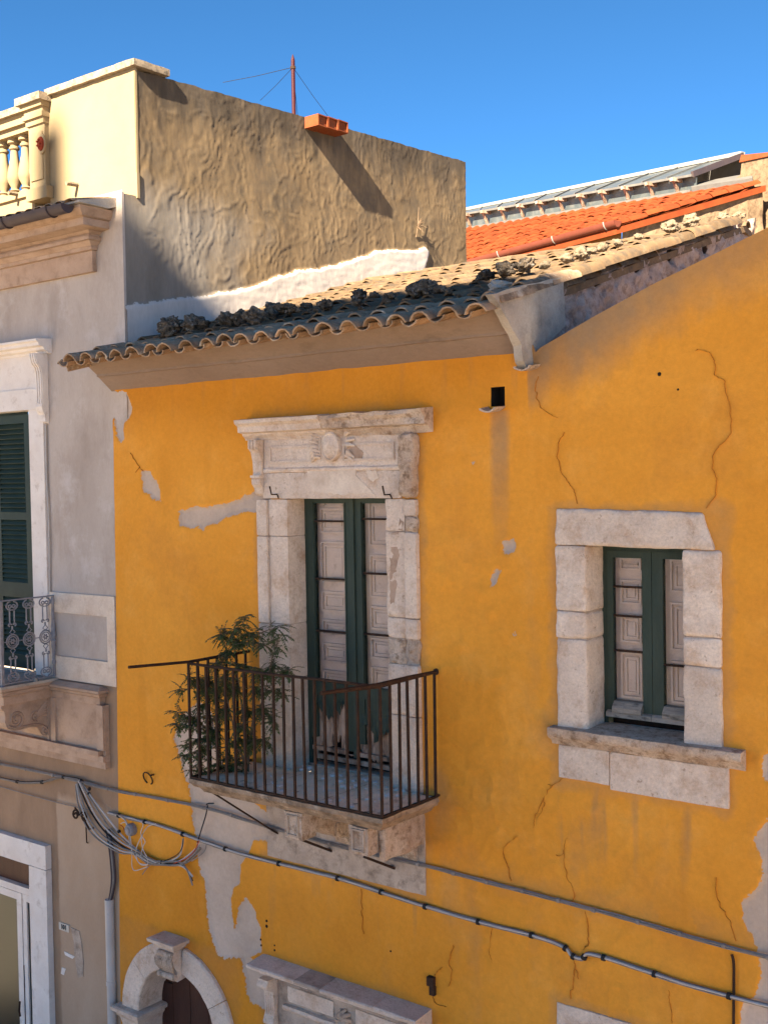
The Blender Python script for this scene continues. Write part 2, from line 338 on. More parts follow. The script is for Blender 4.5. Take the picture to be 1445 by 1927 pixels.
def gridmesh(name, X, Y, Z, keep, attrs, material, parent, at=None):
    nr, nc = X.shape
    me = bpy.data.meshes.new(name)
    at = at or (0, 0, 0)
    V = np.stack([X.ravel()-at[0], Y.ravel()-at[1], Z.ravel()-at[2]], 1)
    I = np.arange(nr*nc).reshape(nr, nc)
    Q = np.stack([I[:-1, :-1], I[:-1, 1:], I[1:, 1:], I[1:, :-1]], -1)[keep]
    used = np.zeros(nr*nc, bool); used[Q.ravel()] = True; remap = np.cumsum(used)-1
    V = V[used]; Q = remap[Q]
    me.vertices.add(len(V)); me.vertices.foreach_set('co', V.ravel())
    me.loops.add(Q.size); me.loops.foreach_set('vertex_index', Q.ravel().astype(np.int32))
    me.polygons.add(len(Q)); me.polygons.foreach_set('loop_start', np.arange(0, Q.size, 4, dtype=np.int32))
    me.polygons.foreach_set('loop_total', np.full(len(Q), 4, np.int32))
    me.update(calc_edges=True); me.validate()
    for k, a in attrs.items():
        at_ = me.attributes.new(k, 'FLOAT', 'POINT'); at_.data.foreach_set('value', a.ravel()[used].astype(np.float32))
    me.shade_smooth(); me.materials.append(M[material])
    o = bpy.data.objects.new(name, me); col.objects.link(o); o.location = at
    if parent: setp(o, parent)
    return o
def catmull(P, n=6):
    P = [Vector(p) for p in P]; out = []
    for i in range(len(P)-1):
        a, b, c, d = P[max(i-1, 0)], P[i], P[i+1], P[min(i+2, len(P)-1)]
        for k in range(n):
            t = k/n
            out.append(.5*((2*b)+(c-a)*t+(2*a-5*b+4*c-d)*t*t+(3*b-a-3*c+d)*t**3))
    return out+[P[-1]]
def facpoly(pts, T=None): return [((lambda p: (p.x, p.z))(FY(*(T(*q) if T else q)))) for q in pts]

GZ = -.3                                                # street level
# ------------------------------------------------------------------ the ground
g = MB().box(-400, 400, -400, 400, GZ-.6, GZ-.12).build('ground', 'pavement'); tag(g, kind='structure')
g = MB().box(-60, 60, -1.3, .2, GZ-.115, GZ).build('pavement', 'pavement'); tag(g, kind='structure')

# ================================================================== YELLOW HOUSE
YH = thing('yellow_house', (-5.6, 0, GZ), 'old house with flaking orange-yellow plaster, rusty balcony and clay tile roof', 'house')
XR = .9
def rake(x):                                            # top edge of the wall right of the eave
    return np.interp(x, [-4.3, -4.24, -3.8, -3.37, -2.61, XR], [7.24, 7.29, 7.475, 7.64, 7.90, 9.0])
def joint_x(z): return np.interp(z, [1.26, 4.91, 7.25], [-9.02, -8.945, -8.91])
ZB, ZT = GZ-.02, 7.2
xs = np.concatenate([np.arange(-8.93, -2.2, .02), np.arange(-2.2, XR+.01, .1)])
zs = np.concatenate([np.arange(ZB, .9, .1), np.arange(.9, ZT, .02), [ZT]])
X, Z = np.meshgrid(xs, zs)
T_ = np.linspace(0, 1, 40)[1:]
top = np.where(xs < -4.275, 7.32, rake(xs))
Z2 = ZT+(top[None, :]-ZT)*T_[:, None]; X2 = np.repeat(xs[None, :], len(T_), 0)
X = np.vstack([X, X2]); Z = np.vstack([Z, Z2])
X = X+(joint_x(Z)+8.93)*np.clip((-8.5-X)/.43, 0, 1)
z8 = zm(230, 1130, 2.2937); z6 = zm(0, 1420, 2.779); r4 = zm(800, 1500, 2.2403)
patches = [
 facpoly([(208, 735), (240, 738), (250, 765), (247, 785), (235, 800), (236, 825), (230, 832), (222, 820), (217, 790), (208, 760)]),
 facpoly([(270, 885), (283, 887), (297, 905), (303, 925), (306, 945), (285, 935), (272, 925), (268, 900)]),
 facpoly([(337, 960), (352, 958), (375, 955), (400, 952), (425, 947), (450, 940), (475, 930), (490, 920), (512, 916), (512, 968), (480, 963), (455, 965), (430, 972), (410, 985), (390, 990), (385, 1002), (375, 990), (360, 993), (340, 990)]),
 facpoly([(330, 1387), (335, 1409), (343, 1435), (354, 1474), (361, 1500), (363, 1544), (369, 1566), (374, 1588), (372, 1614), (380, 1640), (389, 1670), (390, 1693), (396, 1751),
  (412, 1798), (425, 1805), (441, 1801), (453, 1801), (460, 1827), (464, 1859), (471, 1884), (500, 1900), (504, 1884), (506, 1852), (500, 1827), (471, 1801), (493, 1790), (491, 1744),
  (478, 1708), (466, 1686), (453, 1704), (448, 1729), (443, 1751), (439, 1726), (437, 1686), (443, 1668), (453, 1666), (455, 1625), (471, 1603), (479, 1578), (512, 1585), (515, 1540),
  (470, 1500), (420, 1440), (400, 1340), (375, 1320), (345, 1345)]),
 facpoly([(950, 1022), (965, 1015), (972, 1022), (968, 1035), (952, 1043), (947, 1035)]),
 facpoly([(1460, 90), (1405, 125), (1390, 180), (1415, 250), (1420, 330), (1390, 390), (1345, 425), (1325, 460), (1345, 520), (1380, 590), (1410, 670), (1420, 740), (1400, 820), (1340, 860), (1325, 960), (1345, 1060), (1420, 1130), (1500, 1070), (1545, 920), (1515, 760), (1560, 560), (1520, 380), (1565, 240), (1525, 110)], r4),
 facpoly([(1437, 1418), (1460, 1410), (1470, 1475), (1440, 1470), (1433, 1445)]),
 facpoly([(890, 866), (895, 868), (894, 873), (889, 872)]), facpoly([(968, 1186), (975, 1188), (973, 1194), (968, 1192)]),
 facpoly([(921, 1090), (938, 1068), (945, 1072), (932, 1100), (925, 1105)]),
]
bare = np.full(X.shape, 9.0)
wx = X+.030*fbm(X*9, Z*9, 5, 4)+.010*fbm(X*30, Z*30, 15, 2); wz = Z+.030*fbm(X*9, Z*9, 9, 4)+.010*fbm(X*30, Z*30, 19, 2)
for p in patches: bare = np.minimum(bare, sdf(p, wx, wz))
rk = rake(X)-Z
stain = np.where(X > -4.35, smooth(.55, .02, rk+.16*fbm(X*1.2, Z*1.2, 3)+.1*fbm(X*6, Z*.8, 4)), 0)*(.55+.45*smooth(-2.4, -4.1, X))
sx0, sx1 = FY(922, 800).x, FY(958, 800).x; s_t, s_b = FY(940, 785).z, FY(940, 1010).z
stain = np.maximum(stain, .75*smooth(sx0-.03, sx0+.05, X)*smooth(sx1+.04, sx1-.04, X)*smooth(s_b-.5, s_t, Z)*(Z < s_t+.05))
bx = FY(830, 1480).x
stain = np.maximum(stain, .5*np.exp(-((X-bx)/.13)**2-((Z-3.95)/.35)**2))
stain = np.maximum(stain, .45*np.exp(-((X+4.2)/.12)**2-((Z-4.55)/.2)**2))
stain = np.maximum(stain, .36*smooth(.05, .55, fbm(X*2.4, Z*.45, 61))*smooth(5.3, 4.2, Z)*smooth(-5.6, -5.0, X))
stain = np.maximum(stain, .34*smooth(.1, .6, fbm(X*3.4, Z*.4, 62))*smooth(3.3, 2.9, Z)*(X > -7.0))
stain = np.maximum(stain, .30*np.exp(-((X+4.33)/.10)**2)*smooth(6.9, 5.5, Z)*smooth(2.2, 3.2, Z)*(.6+.8*fbm(X*5, Z*1.2, 63)))
stain = np.maximum(stain, .30*smooth(.25, 0, np.abs(Z-(3.42)))*smooth(-5.3, -4.8, X)*(fbm(X*2, Z*1, 8) > -.3))
def near(x0, x1, z0, z1, w_):                             # grime hugging a stone surround
    d = np.sqrt(np.clip(np.maximum(x0-X, X-x1), 0, None)**2+np.clip(np.maximum(z0-Z, Z-z1), 0, None)**2); return smooth(w_, 0, d+.06*fbm(X*7, Z*7, 64))
for q_ in ((-7.02, -5.31, 3.15, 6.93), (-4.14, -2.9, 4.23, 6.15), (-4.17, -2.95, 1.2, 2.65), (-7.08, -5.27, 1.2, 2.28), (-8.96, -7.42, .8, 2.15)):
    stain = np.maximum(stain, .42*near(*q_, .11))
dr = smooth(.0, .5, fbm(X*8, Z*.7, 65))                   # drips below ledges
for x0, x1, zt_, ln in ((-4.2, -2.85, 4.25, 1.1), (-7.15, -5.2, 3.2, 1.0), (-7.1, -5.2, 6.8, .0), (-8.9, -4.4, 7.26, .55)):
    if ln: stain = np.maximum(stain, .55*dr*smooth(x0-.05, x0+.05, X)*smooth(x1+.05, x1-.05, X)*smooth(zt_-ln, zt_-.05, Z)*(Z < zt_+.03))
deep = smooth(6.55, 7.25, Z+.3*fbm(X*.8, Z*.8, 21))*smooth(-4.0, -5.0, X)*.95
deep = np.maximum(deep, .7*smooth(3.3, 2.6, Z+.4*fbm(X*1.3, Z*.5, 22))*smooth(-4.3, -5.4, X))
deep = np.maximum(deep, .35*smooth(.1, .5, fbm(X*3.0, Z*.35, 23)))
# relief: hand-laid waviness, blisters right of the door, recessed bare patches
dy = .006*fbm(X*1.3, Z*1.3, 1)+.0025*fbm(X*7, Z*7, 2)
bl = smooth(-5.25, -5.1, X)*smooth(-4.3, -4.7, X)*smooth(4.4, 4.9, Z)*smooth(6.3, 5.7, Z)
dy = dy-bl*.020*np.clip(fbm(X*5, Z*5, 31, 3)-.05, 0, 1)*2
rid = 1-np.abs(fbm(X*3.2, Z*3.2, 44, 3))*6
bl2 = smooth(-5.2, -5.0, X)*smooth(-2.9, -3.6, X)*smooth(5.2, 4.4, Z)
dy = dy-bl2*.008*np.clip(rid, 0, 1)
rec = smooth(.004, -.016, bare)
dy = dy+rec*(.021+.010*fbm(X*6, Z*6, 6, 4))
dy = dy-.006*np.exp(-((bare-.02)/.02)**2)*(fbm(X*4, Z*4, 12) > .05)
Yw = -.012+dy
holes = [(-6.72, -5.58, 3.85, 6.30), (-3.94, -3.13, 4.58, 5.96)]
hx0, hz0 = FY(926, 764).x, FY(926, 764).z; hx1, hz1 = FY(950, 728).x, FY(950, 728).z
holes.append((hx0, hx1, hz0, hz1))
cx = (X[:-1, :-1]+X[1:, 1:])/2; cz = (Z[:-1, :-1]+Z[1:, 1:])/2
keep = np.ones(cx.shape, bool)
for a, b, c, d in holes: keep &= ~((cx > a) & (cx < b) & (cz > c) & (cz < d))
AX, AZ = -8.19, 1.35
keep &= ~(((cx-AX)**2+(cz-AZ)**2 < .6**2) & (cz >= AZ)) & ~((np.abs(cx-AX) < .6) & (cz < AZ))
gridmesh('wall', X, Yw, Z, keep, {'bare': -bare, 'stain': stain, 'deep': deep}, 'yellow', YH)
# thickness behind the raking top and the house body behind the plaster
mb = MB()
pr = [(x, float(rake(x))-.03) for x in (-4.27, -3.8, -3.37, -2.61, XR-.02)]
mb.prism([(-4.27, 6.5)]+pr+[(XR-.02, 6.5)], .03, .32, 1)
mb.build('wall_core', 'ochre', YH)
MB().prism([(.32, 6.0), (.32, 7.2), (5.5, 8.6), (5.5, 6.0)], -4.2, XR, 0).build('rear_roof', 'tile', YH)
# spout hole lining and its tile
mb = MB(); mb.box(hx0-.02, hx1+.02, .10, .12, hz0-.03, hz1+.02)
mb.box(hx0-.03, hx0, -.004, .12, hz0-.03, hz1+.02); mb.box(hx1, hx1+.03, -.004, .12, hz0-.03, hz1+.02); mb.box(hx0-.03, hx1+.03, -.004, .12, hz1, hz1+.03)
mb.build('drain_hole', 'dark', YH)
# cracks: narrow irregular slits in the plaster
def crack(T, pts, wd=.004, depth=0):
    P = [FY(*(T(*p) if T else p), .0) for p in pts]; P = catmull(P, 9); mb = MB(); L = []
    for i, p in enumerate(P):
        j = mn.noise_vector((p.x*22, p.z*22, 1.7))*.016+mn.noise_vector((p.x*70, p.z*70, 4.7))*.007
        L.append((p.x+j.x, p.z+j.z))
    V = []; Fc = []
    n = len(L)
    for i, (x, z) in enumerate(L):
        a = L[max(i-1, 0)]; b = L[min(i+1, n-1)]; dx, dz = b[0]-a[0], b[1]-a[1]; l = math.hypot(dx, dz)+1e-9
        h = wd*.48*(.25+.75*abs(mn.noise((x*20, z*20, 5.1))*2))*min(1, 4*min(i+.4, n-1-i+.4)/n)*.5
        yy = -.0225
        V += [(x-dz/l*h, yy, z+dx/l*h), (x+dz/l*h, yy, z-dx/l*h)]
        V += [(x-dz/l*h, yy+.012, z+dx/l*h), (x+dz/l*h, yy+.012, z-dx/l*h)]
    for i in range(n-1):
        a = 4*i; Fc += [(a, a+1, a+5, a+4), (a, a+4, a+6, a+2), (a+1, a+3, a+7, a+5)]
    mb.add(V, Fc)
    if wd > .0055 and depth == 0:                        # hairline side branches
        rc = random.Random(int(abs(L[0][0])*1000))
        for b_ in range(1):
            i0 = rc.randrange(n//4, max(n//4+1, 3*n//4)); x, z = L[i0]; a_ = rc.choice([-1, 1])*rc.uniform(.5, 1.1); pv = [(x, z)]
            for k_ in range(4): x += math.sin(a_)*.02; z -= math.cos(a_)*.02; a_ += rc.uniform(-.6, .6); pv.append((x, z))
            for k_ in range(4):
                h = wd*.20*(1-k_/7); (xa, za), (xb, zb_) = pv[k_], pv[k_+1]
                mb.add([(xa-h, -.0224, za), (xa+h, -.0224, za), (xb+h, -.0224, zb_), (xb-h, -.0224, zb_), (xa, -.012, za), (xb, -.012, zb_)], [(0, 1, 2, 3), (0, 3, 5, 4), (1, 4, 5, 2)])
    mb.build('crack', 'crack', YH)
g2 = zm(860, 640, 2.470); g3 = zm(420, 1560, 3.284)
crack(zm(0, 600, 3.853), [(957, 962), (990, 1020), (1033, 1090), (1060, 1105)], .007)
crack(g2, [(380, 165), (372, 240), (385, 290), (415, 335), (470, 360)], .004)
crack(g2, [(500, 428), (480, 480), (475, 570), (505, 640), (545, 690), (560, 760)], .004)
crack(g2, [(1115, 50), (1180, 65), (1210, 130), (1205, 170), (1245, 195), (1255, 260), (1275, 330), (1270, 430), (1215, 495), (1190, 580), (1210, 650), (1200, 715), (1155, 785)], .004)
crack(r4, [(505, 0), (500, 50), (470, 80), (460, 130)], .006)
crack(r4, [(610, 165), (590, 190), (595, 270), (610, 350), (632, 400), (618, 450)], .008)
crack(r4, [(675, 480), (690, 540), (690, 610), (680, 640)], .007); crack(r4, [(632, 690), (630, 760), (612, 850)], .006)
crack(r4, [(395, 160), (335, 215), (350, 280), (365, 350)], .0035)
crack(r4, [(1230, 330), (1235, 430), (1290, 520), (1315, 600)], .004); crack(r4, [(75, 715), (45, 755), (40, 860), (95, 880)], .005)
crack(r4, [(125, 615), (105, 690), (118, 740), (100, 800)], .004); crack(r4, [(290, 540), (275, 640), (292, 700)], .004)
crack(r4, [(1030, 810), (1035, 870), (1045, 950)], .003)
crack(None, [(1062, 1462), (1045, 1475), (1025, 1500), (1012, 1530)], .007)
crack(g3, [(858, 370), (868, 520), (872, 640)], .0045)
mb = MB()
for (px, py, r) in ((1240, 704, .014), (1275, 733, .008), (735, 1790, .008), (502, 1733, .012), (502, 1743, .016), (517, 1779, .009), (517, 1788, .011), (491, 1768, .01), (492, 1779, .01)):
    p = FY(px, py, .012); mb.lathe([(r*.3, -.01), (r, .0), (r*.8, .004)], (p.x, p.y, p.z), 8, 'y')
mb.build('nail_hole', 'dark', YH)
# -------- eave cove
mb = MB(); mb.sweep([(-.02, 7.25), (.0, 7.262), (.145, 7.388), (.168, 7.392), (.170, 7.412), (.355, 7.545), (.40, 7.553), (.41, 7.562), (.40, 7.568), (-.02, 7.65)], -8.94, -4.34, .06, .007, 3)
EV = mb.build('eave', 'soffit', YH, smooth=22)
# cement end cap of the eave over the valley and the half tile below it
mb = MB(); P = [(925, 553), (960, 543), (1010, 532), (1058, 521), (1060, 560), (1063, 612), (1035, 640), (1016, 660), (1009, 676), (1012, 690), (992, 694), (982, 680), (978, 650), (960, 612), (940, 578)]
poly = [(lambda q: (q.y, q.z))(FX(px, py, -4.30)) for px, py in P]
mb.prism(poly, -4.36, -4.295, 0); cap = mb.build('cement_flashing', 'cement', YH)
bm = bmesh.new(); bm.from_mesh(cap.data)
bmesh.ops.triangulate(bm, faces=bm.faces); bmesh.ops.subdivide_edges(bm, edges=bm.edges, cuts=3, use_grid_fill=True)
for v in bm.verts: v.co += mn.noise_vector(v.co*9)*.008+mn.noise_vector(v.co*30)*.004
bm.to_mesh(cap.data); bm.free()

def halftile(L, w0, w1, th=.014, seg=6, bend=.46, wob=0.0, seed=0):
    """half-round clay tile along +y, wide end at y=0, arched upwards"""
    V = []; Fc = []
    for (y, w) in ((0, w0), (L, w1)):
        for rr in (1.0, 1-2*th/w):
            for i in range(seg+1):
                a = math.pi*(.06+.88*i/seg)
                q = mn.noise_vector((i*.7+seed, y*7, rr))*wob
                V.append((-math.cos(a)*w/2*rr+q.x, y+q.y, math.sin(a)*w*bend*rr+q.z))
    n = seg+1
    for i in range(seg):
        Fc += [(i, i+1, 2*n+i+1, 2*n+i), (n+i, 3*n+i, 3*n+i+1, n+i+1), (i, n+i, n+i+1, i+1), (2*n+i, 2*n+i+1, 3*n+i+1, 3*n+i)]
    Fc += [(0, 2*n, 3*n, n), (seg, n+seg, 3*n+seg, 2*n+seg)]
    return MB().add(V, Fc)
def spout(a, b, parent):
    a, b = FY(*a, .02), FY(*b, .02); c = (a+b)/2; wd = (b-a).length
    mb = halftile(.20, wd*1.0, wd*.8, .018, 8, .42, .006, a.x)
    mb.v = [(x, -y, -z) for x, y, z in mb.v]
    mb.v = [(c.x+x, .04+y*.85, c.z+z*.7+.03+y*.12) for x, y, z in mb.v]
    return mb.build('spout_tile', 'stone_worn', YH, smooth=40)
spout((912, 768), (952, 768), YH)
spout((976, 690), (1018, 690), YH)

# -------- roof: slopes up away from the street to a ridge
RZ0, RS = 7.73, .285
RA = math.atan(RS)
def rz(y): return RZ0+RS*y
def onroof(px, py, h=0.0):
    d = ray(px, py); t = (RZ0+h+RS*CAM.y-CAM.z)/(d.z-RS*d.y); return CAM+d*t
mb = MB(); mb.prism([(.0, rz(.0)-.16), (.0, rz(.0)-.10), (4.2, rz(4.2)-.10), (4.2, rz(4.2)-.16)], -8.95, -4.36, 0)
mb.prism([(4.2, rz(4.2)-.16), (4.2, rz(4.2)-.09), (7.5, rz(4.2)-1.0), (7.5, rz(4.2)-1.1)], -8.70, -4.36, 0)
RF = mb.build('roof', 'tile', YH)
protos = {}
def proto(kind, mt):
    k = (kind, mt)
    if k not in protos:
        L = []
        for s_ in range(4):
            if kind == 'cover': b = halftile(.43, .178+.006*s_, .150, .014, 6, .46, .006, s_*9+1)
            else:
                b = halftile(.43, .150, .172, .014, 6, .40, .006, s_*9+5); b.v = [(x, y, -z) for x, y, z in b.v]
            me_ = b.build('tmp', mt, None, smooth=45, at=(0, 0, 0)); L.append(me_.data); bpy.data.objects.remove(me_)
        protos[k] = L
    return protos[k]
PITCH = .2185; EXP = .352
ca, sa = math.cos(RA), math.sin(RA)
rng = random.Random(11)
def put_tile(kind, mt, x, y, dz, parent, jr=.05, name='roof_tile'):
    me_ = rng.choice(proto(kind, mt))
    o = bpy.data.objects.new(name, me_); col.objects.link(o)
    o.location = (x+rng.uniform(-.008, .008), y, rz(y)+dz+rng.uniform(-.006, .006))
    o.rotation_euler = (RA-.035+rng.uniform(-.02, .02), rng.uniform(-.06, .06), rng.uniform(-jr, jr)); setp(o, parent); return o
ncol = 21; rows = 13
stuff = MB()
for c in range(ncol):
    x = -8.90+PITCH*c+.02
    for r_ in range(rows):
        y = -.60+r_*EXP*ca+rng.uniform(-.028, .028)+(.015*math.sin(c*1.7) if r_ == 0 else 0)
        if x < -8.72 and y > .02: continue
        if y > 4.05: continue
        mt = 'tile_front' if r_ < 2 else 'tile'
        put_tile('cover', mt, x+PITCH/2, y, -.085, RF, .075)
        if r_ == 0: put_tile('pan', mt, x, y+.01, -.045, RF)
        else:
            me_ = proto('pan', 'tile')[rng.randrange(4)]; vv = [v.co for v in me_.vertices]
            stuff.add([(x+v.x, y+v.y*ca-v.z*sa, rz(y)-.052+v.y*sa+v.z*ca) for v in vv], [tuple(p.vertices) for p in me_.polygons])
po = stuff.build('pan_tiles', 'tile', RF, smooth=45); tag(po, kind='stuff')
# ridge: mortar-bedded row of cover tiles along the top
for i in range(11):
    me_ = rng.choice(proto('cover', 'tile')); o = bpy.data.objects.new('ridge_tile', me_); col.objects.link(o)
    o.location = (-8.66+i*.39, 4.2, rz(4.2)-.125); o.rotation_euler = (0.0, 0, -math.pi/2+rng.uniform(-.05, .05)); setp(o, RF)
# end tile lying sideways at the left end of the eave
o = put_tile('cover', 'tile_front', -8.99, -.52, -.13, RF); o.rotation_euler = (RA, .5, 0)
# -------- rubble verge wall on the right under the roof edge
ys = np.arange(.30, 4.5, .02); zz = np.linspace(0, 1, 70)
YY, TT = np.meshgrid(ys, zz); ZZ = 6.6+(rz(YY)-.05-6.6)*TT
hol = np.zeros(YY.shape)
for (px, py, a, b) in ((1129, 513, .05, .085), (1201, 490, .06, .085), (1265, 471, .06, .085), (1330, 457, .06, .09)):
    q = FX(px, py, -4.36); hol = np.maximum(hol, smooth(1.15, .85, np.sqrt(((YY-q.y)/a/1.4)**2+((ZZ-q.z)/b/1.2)**2)+.3*fbm(YY*14, ZZ*14, 71, 2)))
bp = -4.37+.05*fbm(YY*4, ZZ*4, 51)+.03*fbm(YY*11, ZZ*11, 52, 3)-.035*smooth(.0, -.3, fbm(YY*6, ZZ*6, 53))-.05*hol
gridmesh('verge_wall', bp, YY, ZZ, np.ones((len(zz)-1, len(ys)-1), bool), {'hole': hol}, 'rubble', YH)
# edge tiles laid along the verge, hanging over the rubble wall
for i in range(12):
    y = -.42+i*.36
    o = put_tile('cover', 'tile' if y > .6 else 'tile_front', -4.375, y, -.035, RF); o.rotation_euler[1] = .16; o.rotation_euler[0] += .02

# -------- stone surround of the balcony door
z7 = zm(420, 740, 3.284)
def fx7(x, y, d=0): p = FY(*z7(x, y), d); return p.x, p.z
DS = thing('door_surround', (-6.1, 0, 3.96), None, None); del_keys = None
DX0, DX1, DZ0, DZ1 = -6.67, -5.63, 3.955, 6.25
setp(DS, YH)
bpy.data.objects.remove(DS)
mb = MB(); mb.sweep([(-.02, 6.735), (.035, 6.735), (.04, 6.75), (.07, 6.775), (.075, 6.79), (.125, 6.80), (.13, 6.85), (.165, 6.875), (.17, 6.905), (-.02, 6.925)], -7.135, -6.2, .03, .003, 8, .10)
DS = mb.build('door_surround', 'stone', YH, smooth=30)
mb = MB(); mb.sweep([(-.02, 6.735), (.035, 6.735), (.04, 6.75), (.07, 6.775), (.075, 6.79), (.125, 6.80), (.13, 6.85), (.165, 6.875), (.17, 6.905), (-.02, 6.925)], -6.2, -5.17, .025, .012, 18, .38)
mb.build('hood_moulding', 'stone_worn', DS, smooth=35)
# frieze with framed panels, architrave block, medallion
stone('frieze', rect(-6.93, -5.47, 6.475, 6.75), -.03, .025, 'stone', DS, .03, .006, .003, .003)
for a, b in ((-6.86, -6.36), (-6.05, -5.53)):
    mb = MB(); zz0, zz1 = 6.535, 6.675
    for q in ((a, b, zz0, zz0+.018), (a, b, zz1-.018, zz1), (a, a+.018, zz0+.018, zz1-.018), (b-.018, b, zz0+.018, zz1-.018)): mb.box(q[0], q[1], -.036, -.018, q[2], q[3])
    mb.build('panel_moulding', 'stone', DS)
mb = MB(); mb.sweep([(0, 6.455), (.03, 6.455), (.04, 6.468), (.04, 6.482), (.028, 6.495), (0, 6.495)], -6.93, -5.47, .03, .004, 5, .2); mb.build('frieze_fillet', 'stone', DS, smooth=30)
mx, mz = fx7(690, 330)
mb = MB(); mb.lathe([(.092, .0), (.092, .05), (.082, .058), (.074, .05), (.066, .052), (.05, .066), (.02, .072)], (0, 0, 0), 22, 'y')
mb.v = [(mx+x, y-.015+.006*mn.noise((x*40, z*40, 2)), mz+z*1.32) for x, y, z in mb.v]; mb.build('medallion', 'stone', DS, smooth=40)
for sgn in (-1, 1):                                    # carved leaf left and right of the medallion
    mb = MB()
    for k in range(7):
        if sgn == 1 and k in (2, 5): continue
        a = -.9+k*.3; px_ = mx+sgn*(.105+.05*math.cos(a)); pz_ = mz+.11*math.sin(a)
        mb.tube([(px_, -.02, pz_), (px_+sgn*.03, -.055, pz_+.015), (px_+sgn*.085, -.035, pz_+.035*math.sin(a*2))], [.018, .020, .008], 6)
    mb.build('carved_leaf', 'stone', DS, smooth=60)
stone('lintel', rect(-6.95, -5.47, 6.235, 6.455), -.22, .03, 'stone', DS, .03, .007, .003, .006)
# brackets: left complete, right eroded
bpf = [(0, 6.735), (.105, 6.735), (.11, 6.69), (.10, 6.655), (.075, 6.63), (.055, 6.55), (.05, 6.46), (.06, 6.42), (.075, 6.40), (.07, 6.36), (.045, 6.33), (.03, 6.28), (0, 6.26)]
mb = MB(); mb.prism([(-d, z) for d, z in bpf], -7.035, -6.935, 0); lb = mb.build('bracket', 'stone', DS)
mb = MB()
for k in range(3): mb.box(-7.028+.036*k, -7.014+.036*k, -.115, -.05, 6.66, 6.73)
mb.box(-7.038, -6.932, -.085, 0, 6.415, 6.435); mb.build('bracket_carving', 'stone', DS)
stone('bracket', [(-5.445, 6.24), (-5.315, 6.24), (-5.30, 6.735), (-5.455, 6.735)], -.02, .105, 'stone_worn', DS, .018, .025, .014, .03)
# jambs in blocks with joints
JZ = [3.955, 4.62, 5.02, 5.325, 5.93, 6.232]
JZ = [3.955, 4.64, 5.04, 5.29, 5.90, 6.232]
JZL = [3.955, 4.72, 5.18, 5.92, 6.232]
for i in range(len(JZL)-1):
    stone('jamb_block', rect(-6.885, DX0, JZL[i]+.0006, JZL[i+1]-.0006), -.22, .03, 'stone', DS, .03, .008, .002, .004)
    stone('jamb_moulding', rect(-7.01, -6.887, JZL[i]+.0006, JZL[i+1]-.0006), -.03, .055, 'stone', DS, .03, .012, .002, .004)
JZR = [3.955, 4.74, 5.01, 5.55, 6.05, 6.232] if False else [3.955, 4.62, 4.78, 5.27, 5.52, 5.96, 6.232]
JZR = [3.955, 4.55, 4.95, 5.15, 5.31, 5.98, 6.232]
for i in range(len(JZR)-1):
    w_ = i == 2
    mt = 'stone_worn' if w_ else 'stone'
    kw = dict(seg=.015, r=.02, amp=.016, chip=.03) if w_ else dict(seg=.025, r=.010, amp=.003, chip=.012)
    stone('jamb_block', rect(DX1, -5.44, JZR[i]+.0006, JZR[i+1]-.0006), -.22, .034, mt, DS, **kw)
    if i == 5:
        stone('jamb_moulding', rect(-5.438, -5.318, 6.10, 6.23), -.03, .055, 'stone', DS, .03, .012, .002, .006)
        stone('jamb_moulding', rect(-5.438, -5.318, 5.982, 6.098), -.03, .050, 'stone_worn', DS, .018, .02, .012, .025)
    else:
        stone('jamb_moulding', rect(-5.438, -5.318, JZR[i]+.0006, JZR[i+1]-.0006), -.03, .055-.015*w_, mt, DS, **kw)
for a, b, d1 in ((-6.88, DX0-.008, .014), (-7.0, -6.89, .034), (DX1+.008, -5.325, .0185), (-5.43, -5.325, .026)): MB().box(a, b, -d1, .2 if d1 in (.014, .0185) else .0, 3.96, 6.22).build('mortar_core', 'stone_dark', DS)
def ragged(pts, d0, d1, mt, name, parent, T=None):
    P = []; n = len(pts)
    for i in range(n):
        a = FY(*(T(*pts[i]) if T else pts[i]), d1); b = FY(*(T(*pts[(i+1) % n]) if T else pts[(i+1) % n]), d1); k_ = max(2, int((b-a).length/.02))
        for j in range(k_):
            p = a.lerp(b, j/k_); q = mn.noise_vector((p.x*25, 3.1, p.z*25))*.014; P.append((p.x+q.x, p.z+q.z))
    return MB().prism(P, -d0, -d1, 1).build(name, mt, parent)
ragged([(520, 475), (640, 470), (820, 470), (815, 500), (850, 545), (900, 590), (940, 622), (700, 625), (560, 610), (530, 560)], .02, .0345, 'limewash', 'plaster_patch', DS, z7)
ragged([(880, 480), (945, 475), (955, 520), (925, 545), (895, 520)], .02, .036, 'limewash', 'plaster_patch', DS, z7)
ragged([(1035, 862), (1085, 862), (1088, 1000), (1070, 1060), (1072, 1180), (1058, 1300), (1030, 1335), (1030, 1100)], .02, .0345, 'tan_stone', 'bare_scar', DS, z7)
ragged([(1090, 770), (1115, 790), (1110, 850), (1080, 850)], .02, .0345, 'tan_stone', 'bare_scar', DS, z7)
ragged([(520, 330), (560, 265), (600, 260), (600, 380), (560, 420), (515, 415)], .02, .031, 'limewash', 'plaster_patch', DS, z7)
ragged([(760, 340), (800, 310), (860, 370), (850, 410), (760, 410)], .02, .031, 'tan_stone', 'bare_scar', DS, z7)
mb = MB()
for px in (345, 1040):                                   # iron hooks under the lintel
    x, z = fx7(px, 610); x2, z2 = fx7(px+22, 640)
    mb.tube([(x+.01, -.02, z-.02), (x, -.09, z-.02), (x-.01, -.10, z+.05)], .007, 6)
    mb.tube([(x+.01, -.03, z-.025), (x+.05, -.06, z-.05)], .006, 6)
mb.build('iron_hook', 'iron', DS)

